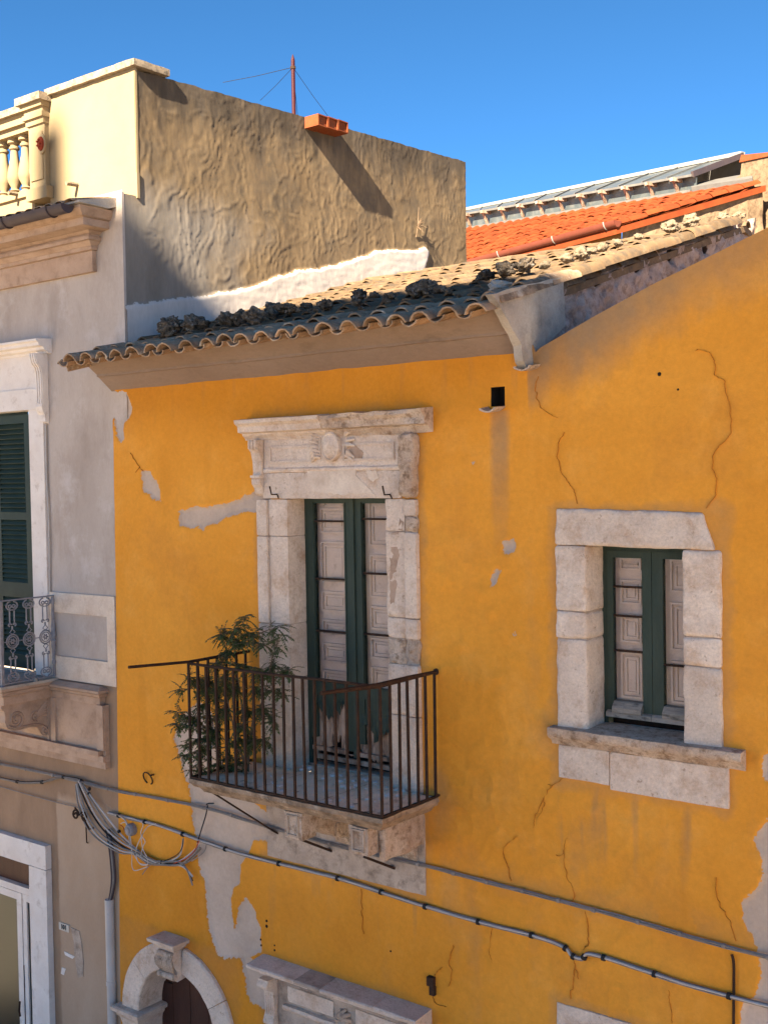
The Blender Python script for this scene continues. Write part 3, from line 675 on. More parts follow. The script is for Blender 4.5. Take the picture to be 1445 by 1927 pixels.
# -------- the balcony door itself
DY = .175
def xd(px, py=1100): return on(px, py, 1, DY).x
def zd(px, py): return on(px, py, 1, DY).z
DOOR = MB(); 
f0, f1 = DX0-.03, DX1+.03
DOOR.box(f0, f1, DY+.01, DY+.09, 6.19, 6.30); DOOR.box(f0, DX0+.035, DY+.01, DY+.09, 3.95, 6.19); DOOR.box(DX1-.035, f1, DY+.01, DY+.09, 3.95, 6.19)
DO = DOOR.build('balcony_door', 'green', YH)
xm = (xd(650)+xd(682))/2
lz0, lz1 = 3.99, 6.19
zb = zd(620, 1285)
glL = (xd(592), xd(650)); gw = glL[1]-glL[0]
def leaf(parent, x0, x1, g0, g1, zt, zbm, bars, y0, lower):
    mb = MB(); y1 = y0+.05
    mb.box(x0, g0, y0, y1, lz0+.22, zt+.07); mb.box(g1, x1, y0, y1, lz0+.12, zt+.07)
    mb.box(g0, g1, y0, y1, zt, zt+.07); mb.box(g0, g1, y0, y1, zbm-.10, zbm)
    mb.box(g0-.012, g0, y0-.008, y0, zbm, zt); mb.box(g1, g1+.012, y0-.008, y0, zbm, zt)
    L = mb.build('door_leaf', 'green', parent)
    zz_ = [zbm]+sorted(bars)+[zt]
    for b in bars: MB().box(g0-.004, g1+.004, y0+.008, y0+.03, b-.008, b+.008).build('glazing_bar', 'iron', parent)
    for a, b in zip(zz_[:-1], zz_[1:]): MB().box(g0-.003, g1+.003, y0+.018, y0+.022, a+.008, b-.008).build('pane', 'glass', parent)
    return L
barsL = [zd(620, 981), zd(620, 1090), zd(620, 1189)]
barsR = [zd(705, 977), zd(705, 1080), zd(705, 1195)]
zt = zd(620, 945)
leaf(DO, DX0+.036, xm-.008, glL[0], glL[1], zt, zb, barsL, DY, True)
gR0 = xd(682); gR1 = min(gR0+gw, DX1-.07)
leaf(DO, xm+.008, DX1-.036, gR0, gR1, zt, zb, barsR, DY, True)
MB().box(xm-.02, xm+.02, DY-.018, DY+.045, lz0+.1, zt+.07).build('meeting_stile', 'green', DO)
def shutter(parent, x0, x1, z0, z1, y, cuts, mt='white_paint', name='inner_shutter'):
    mb = MB(); mb.box(x0, x1, y, y+.025, z0, z1); S = mb.build(name, mt, parent)
    for a, b in zip(cuts[:-1], cuts[1:]):
        mb = MB(); ax, bx_, az, bz = x0+.06, x1-.06, a+.035, b-.035
        if bx_-ax < .05: continue
        t = .014
        for (k, h) in ((0, .026), (.03, .016)):
            X0, X1, Z0, Z1 = ax+k, bx_-k, az+k, bz-k
            mb.box(X0, X1, y-h, y+.001, Z0, Z0+t); mb.box(X0, X1, y-h, y+.001, Z1-t, Z1)
            mb.box(X0, X0+t, y-h, y+.001, Z0+t, Z1-t); mb.box(X1-t, X1, y-h, y+.001, Z0+t, Z1-t)
        if bz-az > .12: mb.box(ax+.055, bx_-.055, y-.012, y+.001, az+.055, bz-.055)
        mb.build('raised_panel', mt, parent)
cutL = [zb-.1, zb+.22, zb+.48, zb+.74, zb+1.28, zt]
shutter(DO, glL[0]-.03, glL[1]+.03, zb-.1, zt+.05, DY+.075, [zb-.1, zb+.13, zb+.36, zb+.56, zb+.80, zb+1.22, zb+1.5, zt+.04])
shutter(DO, gR0-.03, gR1+.03, zb-.1, zt+.05, DY+.08, [zb-.1, zb+.2, zb+.44, zb+.70, zb+1.12, zt+.04])
# rotten lower boards with peeling paint flakes
rb = random.Random(4)
x = DX0+.04
k = 0
while x < DX1-.05:
    wd = rb.uniform(.055, .10); zlo = 3.985+rb.choice([.10, .16, .12, .22, .13]); 
    if x+wd > DX1-.04: wd = DX1-.04-x
    nseg = 5; V = []
    botl = [(x+wd*i/nseg, zlo+rb.uniform(-.03, .05)) for i in range(nseg+1)]
    mb = MB(); mb.prism(botl+[(x+wd, zb-.09), (x, zb-.09)], DY+.02+rb.uniform(0, .012), DY+.045, 1)
    mb.build('rotten_board', 'wood_rot', DO); x += wd+.004; k += 1
for (a, b, zlo) in ((DX0+.05, DX0+.20, zb-.21), (DX0+.19, DX0+.36, zb-.27), (DX0+.35, xm-.07, zb-.20), (xm+.02, xm+.16, zb-.33), (xm+.15, xm+.32, zb-.40), (xm+.31, DX1-.04, zb-.36)):
    n = 7; low = [(a+(b-a)*i/n, zlo+rb.uniform(-.05, .06)) for i in range(n+1)]
    V = []; Fc = []
    for i, (px_, pz_) in enumerate(low):
        cur = rb.uniform(.0, .03)
        V += [(px_, DY+.012, zb-.09), (px_, DY+.010, (zb-.09+pz_)/2), (px_, DY+.006-cur, pz_), (px_, DY+.016, zb-.09), (px_, DY+.014, (zb-.09+pz_)/2), (px_, DY+.010-cur, pz_)]
    for i in range(n):
        o_ = i*6; p_ = o_+6
        Fc += [(o_, p_, p_+1, o_+1), (o_+1, p_+1, p_+2, o_+2), (o_+3, o_+4, p_+4, p_+3), (o_+4, o_+5, p_+5, p_+4), (o_+2, p_+2, p_+5, o_+5)]
    MB().add(V, Fc).build('peeling_paint', 'green', DO)
mb = MB(); mb.box(DX0+.03, DX1-.03, DY+.03, DY+.06, 4.02, 4.06); mb.box(DX0+.05, DX1-.1, DY+.0, DY+.05, 4.10, 4.135); mb.build('bottom_rail', 'wood_rot', DO)
MB().box(DX0, DX1, DY+.13, DY+.15, 3.9, 6.3).build('back_board', 'dark', DO)

# -------- the small window on the right
zw = zm(980, 920, 3.0108)
def fw_(x, y, d=0.0): p = FY(*zw(x, y), d); return p.x, p.z
WX0, WX1 = -3.885, -3.185; WZ0, WZ1 = 4.62, 5.905
xo0, xo1 = fw_(203, 500)[0], fw_(1145, 900)[0]
q = [fw_(203, 318), fw_(1110, 348), fw_(1040, 128), fw_(222, 108)]
WS = stone('window_surround', [(xo0, WZ1), (fw_(1105, 340)[0], WZ1-.01), (fw_(1035, 130)[0], fw_(1035, 130)[1]), (xo0+.015, fw_(222, 108)[1])], -.20, .035, 'stone', YH, .02, .014, .006, .012)
lz = [4.58, 5.06+.0, 5.24, WZ1]
lz = [4.60, fw_(280, 845)[1], fw_(280, 690)[1], WZ1]
for a, b in zip(lz[:-1], lz[1:]): stone('jamb_block', rect(xo0+.003, WX0, a+.001, b-.001), -.24, .035, 'stone', WS, .02, .014, .004, .014)
rz_ = [4.58, fw_(1045, 1005)[1], fw_(1045, 840)[1], WZ1-.01]
for a, b in zip(rz_[:-1], rz_[1:]): stone('jamb_block', rect(WX1, xo1, a+.001, b-.001), -.24, .035, 'stone', WS, .02, .013, .004, .012)
for a, b in ((xo0+.01, WX0-.01), (WX1+.01, xo1-.01)): MB().box(a, b, -.016, .22, 4.62, WZ1-.02).build('mortar_core', 'stone_dark', WS)
s0 = FY(1029, 1368, .10); s1 = FY(1393, 1425, .10)
sl_ = MB(); sl_.sweep([(-.24, 4.50), (.03, 4.50), (.045, 4.53), (.085, 4.555), (.10, 4.57), (.105, 4.605), (.10, 4.625), (.03, 4.632), (-.24, 4.64)], s0.x, s1.x, .02, .006, 4, .12)
sl_.build('sill', 'stone_worn', WS, smooth=40)
p0 = FY(1050, 1455, .03); p1 = FY(1371, 1520, .03); xs_ = fw_(500, 1600, .03)[0]
stone('apron_slab', rect(p0.x, xs_-.002, 4.265, 4.50), -.03, .03, 'stone', WS, .03, .006, .003, .006)
stone('apron_slab', rect(xs_+.002, p1.x, 4.235, 4.50), -.03, .03, 'stone', WS, .03, .006, .002, .004)
WY = .21
def xw_(px, py=1180): return on(px, py, 1, WY).x
def zw_(px, py): return on(px, py, 1, WY).z
mb = MB(); mb.box(WX0-.03, WX0+.03, WY+.01, WY+.08, WZ0, WZ1+.02); mb.box(WX1-.03, WX1+.03, WY+.01, WY+.08, WZ0, WZ1+.02); mb.box(WX0+.03, WX1-.03, WY+.01, WY+.08, WZ1-.05, WZ1+.02)
WI = mb.build('window', 'green', YH)
ga, gb = xw_(1153), xw_(1208); gc = xw_(1247); gd = gc+(gb-ga); xmid = xw_(1226)
wzt, wzb = zw_(1180, 1050), zw_(1180, 1320)
def casement(x0, x1, g0, g1, bars):
    mb = MB(); y0, y1 = WY, WY+.045
    mb.box(x0, g0, y0, y1, wzb-.10, WZ1-.045); mb.box(g1, x1, y0, y1, wzb-.10, WZ1-.045); mb.box(g0, g1, y0, y1, wzt, WZ1-.045)
    mb.build('casement', 'green', WI)
    mb = MB(); mb.prism([(y0-.035, wzb-.075), (y0-.035, wzb-.045), (y0, wzb-.005), (y1, wzb), (y1, wzb-.11), (y0-.005, wzb-.11)], g0+.001, g1-.001, 0); mb.build('weather_bar', 'wood_grey', WI)
    mb = MB(); mb.prism([(y0-.03, wzb-.115), (y0-.03, wzb-.085), (y0-.004, wzb-.07), (y0-.004, wzb-.115)], x0, x1, 0); mb.build('weather_bar', 'wood_grey', WI)
    zz_ = [wzb]+sorted(bars)+[wzt]
    for b in bars: MB().box(g0-.003, g1+.003, y0+.006, y0+.028, b-.007, b+.007).build('glazing_bar', 'iron', WI)
    for a, b in zip(zz_[:-1], zz_[1:]): MB().box(g0-.003, g1+.003, y0+.016, y0+.02, a+.007, b-.007).build('pane', 'glass', WI)
casement(WX0+.031, xmid-.002, ga, gb, [zw_(1180, 1105), zw_(1180, 1160), zw_(1180, 1226)])
casement(xmid+.002, max(gd+.05, WX1-.031), gc, gd, [zw_(1265, 1253)])
shutter(WI, ga-.03, gb+.03, wzb-.03, wzt+.04, WY+.075, [wzb-.02, wzb+.37, wzb+.64, wzb+.88, wzt+.03])
shutter(WI, gc-.03, gd+.03, wzb-.03, wzt+.04, WY+.075, [wzb-.02, wzb+.34, wzb+.74, wzt+.03])
MB().box(WX0, WX1+.1, WY+.12, WY+.14, WZ0, WZ1+.03).build('back_board', 'dark', WI)

# -------- the balcony: slab, corbels, panel, railing
BX0, BX1, BY, BZ = -7.18, -5.16, -.725, 3.958
prof = [(.0, BZ-.16), (-.0, BZ)]
def slabprof(e): return [(e-.03, BZ-.135), (e-.025, BZ-.10), (e-.01, BZ-.085), (e, BZ-.06), (e+.01, BZ-.05), (e+.012, BZ-.015), (e, BZ)]
mb = MB()
lv = [(.085, BZ-.118), (.07, BZ-.095), (.06, BZ-.080), (.025, BZ-.066), (.012, BZ-.045), (-.012, BZ-.037), (-.012, BZ-.002)]
per = []
n1, n2 = 50, 18
for i in range(n2): per.append((BX0, .0+(BY)*i/n2))
for i in range(n1): per.append((BX0+(BX1-BX0)*i/n1, BY))
for i in range(n2+1): per.append((BX1, BY-(BY)*i/n2))
V = []; Fc = []; k = len(per)
for (ins, z) in lv:
    for (x, y) in per:
        xx = min(max(x, BX0+ins), BX1-ins); yy = max(y, BY+ins)
        q = mn.noise_vector((x*8, y*8, z*20))*.006; c_ = max(0, mn.noise((x*6, y*6, z*9)))*.016
        V.append((xx+q.x+(c_ if x <= BX0 else (-c_*1.8 if x >= BX1 else 0)), yy+(q.y+c_ if y < -.01 else 0), z+q.z*.5))
for j in range(len(lv)-1):
    for i in range(k-1): Fc.append((j*k+i, j*k+i+1, (j+1)*k+i+1, (j+1)*k+i))
Fc += [tuple(range(k)), tuple(range((len(lv)-1)*k, len(lv)*k))[::-1]]
mb.add(V, Fc); BA = mb.build('balcony', 'slab_edge', YH, smooth=30)
# floor paving of the slab
for i in range(3):
    a = BX0+.03+(BX1-BX0-.06)*i/3; b = BX0+.03+(BX1-BX0-.06)*(i+1)/3
    stone('floor_slab', [(a+.002, 0), (b-.002, 0), (b-.002, 1), (a+.002, 1)], 0, .02, 'slab', BA) if False else None
    mb = MB(); nx, ny = 22, 24
    V = [(a+.002+(b-a-.004)*u/nx, BY+.02+(-BY+.18-.02)*v/ny, BZ+.004+.010*mn.noise((a+u*.31, v*.27, 1.2))*(0 < u < nx)+.005*mn.noise((a*3+u*.9, v*.9, 4))) for v in range(ny+1) for u in range(nx+1)]
    V = [(x_, y_, z_) for (x_, y_, z_) in V if True]
    Fc = [(v*(nx+1)+u, v*(nx+1)+u+1, (v+1)*(nx+1)+u+1, (v+1)*(nx+1)+u) for v in range(ny) for u in range(nx)]
    mb.add(V, Fc)
    mb.f = [f for f in mb.f if not (sum(V[i_][1] for i_ in f)/4 > -.03 and not (DX0 < sum(V[i_][0] for i_ in f)/4 < DX1))]
    mb.build('floor_slab', 'slab', BA, smooth=60)
MB().box(DX0, DX1, .17, .30, BZ-.05, BZ+.02).build('door_sill', 'stone_dark', BA)
# panel below
stone('panel', rect(-6.99, -5.305, 3.165, 3.80), -.03, .025, 'stone_dark', BA, .04, .006, .003, .006)
def corbel(x0, x1, worn):
    pts = [(0, 3.83), (-.63, 3.83), (-.63, 3.64), (-.625, 3.62), (-.47, 3.62), (-.46, 3.66), (-.42, 3.685), (-.36, 3.66), (-.30, 3.60), (-.22, 3.55), (-.13, 3.54), (-.07, 3.50), (-.03, 3.43), (0, 3.42)]
    n = 8; V = []; Fc = []; k = len(pts)
    dense = []
    for i in range(k):
        a, b = pts[i], pts[(i+1) % k]; s_ = max(1, int(math.hypot(b[0]-a[0], b[1]-a[1])/.03))
        for j in range(s_): dense.append((a[0]+(b[0]-a[0])*j/s_, a[1]+(b[1]-a[1])*j/s_))
    k = len(dense)
    for i in range(n+1):
        x = x0+(x1-x0)*i/n
        for (y, z) in dense:
            q = mn.noise_vector((x*9, y*12, z*12))*(.010 if worn else .004); V.append((x+q.x, y+q.y, z+q.z))
    for i in range(n):
        for j in range(k): Fc.append((i*k+j, i*k+(j+1) % k, (i+1)*k+(j+1) % k, (i+1)*k+j))
    Fc += [tuple(range(k))[::-1], tuple(range(n*k, n*k+k))]
    c = MB().add(V, Fc).build('corbel', 'stone_worn', BA, smooth=40)
    mb = MB(); t = .012; a, b, z0, z1 = x0+.03, x1-.03, 3.645, 3.81
    mb.box(a, b, -.642, -.62, z0, z0+t); mb.box(a, b, -.642, -.62, z1-t, z1); mb.box(a, a+t, -.642, -.62, z0+t, z1-t); mb.box(b-t, b, -.642, -.62, z0+t, z1-t)
    mb.build('corbel_moulding', 'stone_dark', BA)
    mb = MB(); mb.lathe([(.09, 0), (.09, .02), (.07, .03), (.05, .022), (.03, .03)], (x1-.005, -.16, 3.62), 16, 'x'); mb.build('corbel_scroll', 'stone_worn', BA, smooth=40)
cA = on(536, 1550, 1, -.63).x; cB = on(568, 1550, 1, -.63).x; cC = on(657, 1580, 1, -.63).x; cD = on(692, 1580, 1, -.63).x
corbel(cA, cB, False); corbel(cC, cD, True)
# the big eroded block at the right end under the slab
stone('end_block', rect(cD+.005, -5.30, 3.56, 3.84), .02, .52, 'stone_worn', BA, .025, .05, .012, .05, 12.0)
mb = MB(); a = FY(457, 1508, .62); mb.bar((-7.02, -.60, 3.83), FY(521, 1568, .02), .045, .012); mb.build('strut', 'iron', BA)
for px, py in ((620, 1590), (738, 1622)):
    p = FY(px, py, .03); MB().bar((p.x, -.02, p.z-.05), (p.x-.05, -.30, p.z+.10), .05, .02).build('iron_beam', 'iron', BA)
RZ1 = 4.905
rb = random.Random(9)
def railbar(x, y, nm='baluster', lean=0):
    j = rb.uniform(-.008, .008); MB().bar((x, y, BZ+.002), (x+j+lean, y+rb.uniform(-.006, .006), RZ1), .017, .017, Vector((0, 1, 0))).build(nm, 'iron', BA)
fy = BY+.015; lx, rx = BX0+.012, BX1-.012
for i in range(20): railbar(lx+(rx-lx)*i/19, fy)
for i in range(1, 7):
    y = fy-(fy)*i/6.5
    railbar(lx, y); railbar(rx, y)
mb = MB(); mb.tube([(lx-.0, fy, RZ1), (lx+.9, fy-.012, RZ1-.004), (rx-.55, fy-.008, RZ1+.004), (rx, fy, RZ1)], .012, 6); mb.build('handrail', 'iron', BA)
a = on(246, 1256, 0, lx); b = FX(487, 1211, lx)
mb = MB(); mb.tube([(lx, .02, RZ1+.01), (lx, fy*.5, RZ1+.012), (lx, fy, RZ1+.012), (lx-.02, a.y, a.z)], .013, 6); mb.build('handrail', 'iron', BA)
a = FX(606, 1305, rx)
mb = MB(); mb.tube([(rx, .02, RZ1+.012), (rx, fy*.5, RZ1+.016), (rx, fy, RZ1+.014), (rx-.01, a.y, a.z)], [.012, .020, .022, .013], 7); mb.build('handrail', 'iron', BA)
mb = MB(); mb.lathe([(.018, 0), (.026, .01), (.026, .03), (.014, .035)], (rx, .0, RZ1+.012), 8, 'y'); mb.build('wall_socket', 'iron', BA)
for p, q in (((lx, fy), (rx, fy)), ((lx, fy), (lx, .0)), ((rx, fy), (rx, .0))):
    MB().bar((p[0], p[1], BZ+.012), (q[0], q[1], BZ+.012), .022, .014).build('bottom_rail', 'iron', BA)
# crumbs of plaster lying on the slab
for i in range(46):
    pass
deb = MB(); rr = random.Random(5)
for i in range(70):
    x = rr.uniform(BX0+.5, BX1-.06); y = rr.uniform(BY+.05, -.03) if rr.random() < .8 else rr.uniform(-.05, .1); s_ = rr.choice([.008, .012, .02, .03])
    if y > -.03 and not DX0 < x < DX1: y = -.06
    n = rr.randrange(4, 7); poly = [(x+s_*math.cos(6.283*i_/n)*rr.uniform(.6, 1.2), y+s_*math.sin(6.283*i_/n)*rr.uniform(.6, 1.2)) for i_ in range(n)]
    deb.prism(poly, BZ+.0, BZ+.010+s_*.3, 2)
o = deb.build('plaster_debris', 'white_frame'); tag(o, 'white plaster crumbs scattered over the balcony floor', 'debris', kind='stuff')

# -------- arched doorway below
AR, AI = .765, .52
AT = thing('t', (0, 0, 0), None, None); bpy.data.objects.remove(AT)
mb = MB(); mb.prism([(AX+.62*math.cos(math.pi*i/20), AZ+.62*math.sin(math.pi*i/20)) for i in range(21)]+[(AX-.62, GZ), (AX+.62, GZ)], .26, .30, 1)
AD = mb.build('arched_door', 'wood_door', YH)
for i in range(5):
    a = AX-.60+i*.245; MB().box(a, a+.237, .245, .262, GZ, AZ+.60 if i == 2 else AZ+.45 if i in (1, 3) else AZ+.2).build('plank', 'wood_door', AD)
def voussoir(a0, a1, name='voussoir', ri=AI, ro=AR, d1=.055, mt='stone'):
    n = max(3, int((a1-a0)/.09)); V = []; Fc = []; cs = [(ri, .27), (ri, -d1+.012), (ri+.012, -d1), (ro-.015, -d1), (ro, -d1+.015), (ro, .01)]
    k = len(cs)
    for i in range(n+1):
        a = a0+(a1-a0)*i/n
        for (r, y) in cs:
            q = mn.noise_vector((r*9+a*5, y*9, a*7))*.004; V.append((AX+r*math.cos(a)+q.x, y+q.y, AZ+r*math.sin(a)+q.z))
    for i in range(n):
        for j in range(k): Fc.append((i*k+j, i*k+(j+1) % k, (i+1)*k+(j+1) % k, (i+1)*k+j))
    Fc += [tuple(range(k))[::-1], tuple(range(n*k, n*k+k))]
    return MB().add(V, Fc).build(name, mt, AD, smooth=30)
for a, b in ((0, 32), (32, 80), (100, 140), (140, 180)): voussoir(R_(a)+.004, R_(b)-.004)
for sx in (-1, 1):
    x0, x1 = sorted((AX+sx*AI, AX+sx*AR)); zt_ = AZ
    mb = MB(); mb.box(x0, x1, -.045, .27, GZ, zt_-.17); mb.build('jamb', 'stone', AD)
    mb = MB(); e = .05
    mb.add([(x, y, z) for (o_, z) in ((0, zt_-.17), (.01, zt_-.12), (.035, zt_-.09), (.04, zt_-.06), (.075, zt_-.045), (.08, zt_-.01), (.06, zt_)) for (x, y) in ((x0-o_, .27), (x1+o_, .27), (x1+o_, -.05-o_), (x0-o_, -.05-o_))],
           [tuple([j*4+i, j*4+(i+1) % 4, (j+1)*4+(i+1) % 4, (j+1)*4+i]) for j in range(6) for i in range(4)]+[(3, 2, 1, 0), (24, 25, 26, 27)])
    mb.build('capital', 'stone', AD)
# keystone: capped block with carved scroll
kx0, kx1 = AX-.125, AX+.125
mb = MB(); mb.prism([(0, AZ+AI-.05), (-.10, AZ+AI-.06), (-.115, AZ+AI-.02), (-.10, AZ+AI+.03), (-.14, AZ+AI+.09), (-.155, AZ+AI+.16), (-.13, AZ+AI+.22), (-.15, AZ+AR+.0), (0, AZ+AR)], kx0+.02, kx1-.02, 0)
mb.build('keystone', 'stone', AD, smooth=35)
mb = MB()
for k_ in range(9):
    x = kx0+.035+.022*k_; a = (k_-4)/4
    mb.tube([(x, -.125, AZ+AI+.21), (x+a*.012, -.178, AZ+AI+.15), (x+a*.02, -.165, AZ+AI+.09), (x*1.0, -.125, AZ+AI+.02)], [.012, .014, .013, .008], 6)
mb.tube([(kx0+.02, -.135, AZ+AI-.01), (kx1-.02, -.135, AZ+AI-.01)], .03, 8); mb.tube([(kx0+.03, -.15, AZ+AI+.19), (kx1-.03, -.15, AZ+AI+.19)], .028, 8)
mb.build('carving', 'stone_worn', AD, smooth=60)
mb = MB(); zt_ = AZ+AR
mb.add([(x, y, z) for (o_, z) in ((0, zt_), (.015, zt_+.025), (.05, zt_+.045), (.055, zt_+.075), (.03, zt_+.082)) for (x, y) in ((kx0-o_, .0), (kx1+o_, .0), (kx1+o_, -.16-o_), (kx0-o_, -.16-o_))],
       [tuple([j*4+i, j*4+(i+1) % 4, (j+1)*4+(i+1) % 4, (j+1)*4+i]) for j in range(4) for i in range(4)]+[(3, 2, 1, 0), (16, 17, 18, 19)])
mb.build('keystone_cap', 'stone', AD)
# -------- hood over the ground-floor opening under the balcony
HX0, HX1, HZ = -7.07, -5.27, 2.275
pf = [(-.03, HZ-.14), (.06, HZ-.14), (.07, HZ-.11), (.10, HZ-.09), (.11, HZ-.07), (.17, HZ-.065), (.175, HZ-.045), (.225, HZ-.035), (.232, HZ-.012), (.22, HZ-.002), (-.03, HZ+.02)]
cuts = [HX0, HX0+.55, HX0+.83, HX0+1.38, HX1]
HO = None
for i in range(4):
    mb = MB(); mb.sweep(pf, cuts[i]+.002, cuts[i+1]-.002, .03, .004, i*5, .08)
    o = mb.build('door_hood' if i == 0 else 'hood_slab', 'stone_dark' if i == 1 else 'stone', HO or YH, smooth=30)
    if i == 0: HO = o
    if i in (0, 2, 3): pass
stone('frieze', rect(HX0+.18, HX1-.16, 1.70, HZ-.14), -.03, .03, 'stone_dark', HO, .035, .006, .004, .006)
for a, b in ((HX0+.30, HX0+.82), (HX0+1.05, HX1-.3)):
    stone('panel', rect(a, b, 1.96, 2.10), 0, .045, 'stone', HO, .03, .01, .003, .01)
    mb = MB(); mb.sweep([(.0, 1.89), (.06, 1.89), (.075, 1.91), (.07, 1.935), (0, 1.94)], a-.03, b+.05, .04, .004, 2); mb.build('fillet', 'stone', HO, smooth=30)
mb = MB()
for k_ in range(9):
    a = k_*.7; mb.tube([(HX0+.93+.07*math.cos(a), -.03, 1.98+.08*math.sin(a)), (HX0+.93+.04*math.cos(a+.5), -.085, 1.98+.045*math.sin(a+.5)), (HX0+.93, -.06, 1.98)], [.018, .02, .012], 6)
mb.build('carving', 'stone_dark', HO, smooth=60)
for x in (HX0+.06, HX1-.16):
    mb = MB(); mb.prism([(0, HZ-.14), (-.14, HZ-.14), (-.15, HZ-.19), (-.12, HZ-.23), (-.08, HZ-.26), (-.065, HZ-.45), (-.085, HZ-.50), (-.08, HZ-.55), (-.04, HZ-.58), (0, HZ-.6)], x, x+.11, 0); B_ = mb.build('bracket', 'stone', HO)
    mb = MB()
    for k_ in range(4): mb.tube([(x+.016+.026*k_, -.075, HZ-.25), (x+.016+.026*k_, -.07, HZ-.47)], .009, 5)
    mb.tube([(x-.004, -.12, HZ-.19), (x+.114, -.12, HZ-.19)], .04, 10); mb.tube([(x-.004, -.06, HZ-.53), (x+.114, -.06, HZ-.53)], .032, 10); mb.build('bracket_scroll', 'stone', HO, smooth=40)
MB().box(HX0+.2, HX1-.2, -.02, .02, GZ, 1.7).build('ground_door', 'wood_door', HO)
# surround of the ground-floor window on the right
GS = stone('ground_window_surround', rect(-4.165, -2.95, 2.36, 2.65), -.03, .03, 'stone', YH, .04, .008, .003, .008)
stone('jamb_block', rect(-4.165, -3.95, 1.2, 2.358), -.03, .03, 'stone', GS, .05, .008, .003, .008); stone('jamb_block', rect(-3.16, -2.95, 1.2, 2.358), -.03, .03, 'stone', GS, .05, .008, .003, .008)
MB().box(-3.95, -3.16, -.018, -.014, 1.2, 2.36).build('shutter_board', 'green', GS)
p = FY(811, 1850, .03); mb = MB(); mb.box(p.x-.03, p.x+.03, -.05, .0, p.z-.02, p.z+.05); mb.box(p.x-.01, p.x+.035, -.045, .0, p.z-.09, p.z-.02); mb.build('iron_bracket', 'iron', YH)

# ================================================================== GREY HOUSE ON THE LEFT
GH = thing('grey_house', (-11.2, 0, GZ), 'taller grey and brown plastered house with balustraded parapet and green shutters', 'house')
XW = -8.72; XL = -14.0
xs = np.arange(XL, XW+.001, .04); zs = np.arange(GZ, 9.14, .04)
xs[-1] = XW
X, Z = np.meshgrid(xs, zs)
low = smooth(4.47, 4.40, Z); pale = smooth(-10.02, -9.92, X)*smooth(3.35, 3.1, Z)
pale = np.maximum(pale, .7*smooth(3.5, 3.6, Z)*0)
cx = (X[:-1, :-1]+X[1:, 1:])/2; cz = (Z[:-1, :-1]+Z[1:, 1:])/2
keep = ~((cx > -11.9) & (cx < -10.2) & (cz > 4.45) & (cz < 7.17)) & ~((cx > -12.2) & (cx < -10.36) & (cz < 2.46))
Yg = .006*fbm(X*1.1, Z*1.1, 81)+.002*fbm(X*6, Z*6, 82)
gridmesh('wall', X, Yg, Z, keep, {'low': low, 'pale': pale, 'band': low*0}, 'grey', GH)
MB().box(XL, XW-.02, .12, 9.0, 7.4, 9.08).build('terrace', 'ochre', GH)
# corner pilaster strip right of the cornice
MB().box(-8.86, XW+.003, -.008, .02, 7.2, 9.12).build('corner_strip', 'grey', GH)
# ---- rough stucco side wall
def top_z(y): return np.interp(y, [.16, .37, 5.75], [10.30, 10.31, 10.545])
ys = np.concatenate([[0.0, .06, .12, .175], np.arange(.18, 5.76, .018)]); tt = np.linspace(0, 1, 170)
YY, TT = np.meshgrid(ys, tt); ZZ = 7.5+(top_z(YY)+.02*fbm(YY*5, YY*0, 91)-7.5)*TT
wp = facpoly([(0, 0)])
wpoly = [(lambda q: (q.y, q.z))(FX(px, py, XW)) for px, py in ((222, 600), (238, 574), (262, 570), (300, 566), (345, 560), (372, 560), (400, 552), (440, 546), (470, 540), (490, 534), (520, 520), (560, 508), (600, 506), (640, 497), (690, 480), (705, 472), (745, 470), (780, 472), (798, 464), (806, 475), (800, 500), (790, 530), (790, 640), (222, 700))]
wsd = sdf(wpoly, YY+.03*fbm(YY*7, ZZ*7, 92), ZZ+.03*fbm(YY*7, ZZ*7, 93))
w1 = fbm(YY*1.3, ZZ*1.3, 94)*.8; w2 = fbm(YY*1.3, ZZ*1.3, 95)*.8
st = 1-np.abs(fbm((YY+w1*.7)*4.2, (ZZ+w2*.7)*1.3, 96, 2))*5.5
st2 = 1-np.abs(fbm((YY+w2*.6)*8, (ZZ+w1*.6)*2.6, 97, 2))*5.0
msk = smooth(-.25, .35, fbm(YY*1.1, ZZ*1.1, 104, 2))
disp = .0055*(.35+.65*msk)*np.clip(st, 0, 1)**2+.0040*(1.1-msk)*np.clip(st2, 0, 1)**1.5+.012*fbm(YY*1.2, ZZ*1.2, 98, 2)+.0016*fbm(YY*16, ZZ*9, 99, 4)
strip = smooth(.30, .16, YY)
disp = disp*(1-.8*strip)
wm = smooth(.01, -.02, wsd)
disp = disp*(1-.75*wm)+wm*(.03+.004*fbm(YY*6, ZZ*14, 101, 3))
topa = smooth(.75, .0, top_z(YY)-ZZ+.35*fbm(YY*3.5, ZZ*.8, 102))
cool = smooth(2.6, .6, YY+1.0*fbm(YY*.9, ZZ*.9, 103))*smooth(9.6, 8.8, ZZ)
gridmesh('side_wall', XW+disp, YY, ZZ, ~((YY[:-1, :-1] < .17) & (ZZ[1:, 1:] > 9.12)), {'top': topa, 'cool': cool, 'white': -wsd}, 'stucco', GH)
mb = MB(); mb.prism([(.2, 7.5), (.2, 10.27), (5.74, 10.52), (5.74, 7.5)], XW-.30, XW-.035, 0); mb.build('side_wall_core', 'masonry', GH)
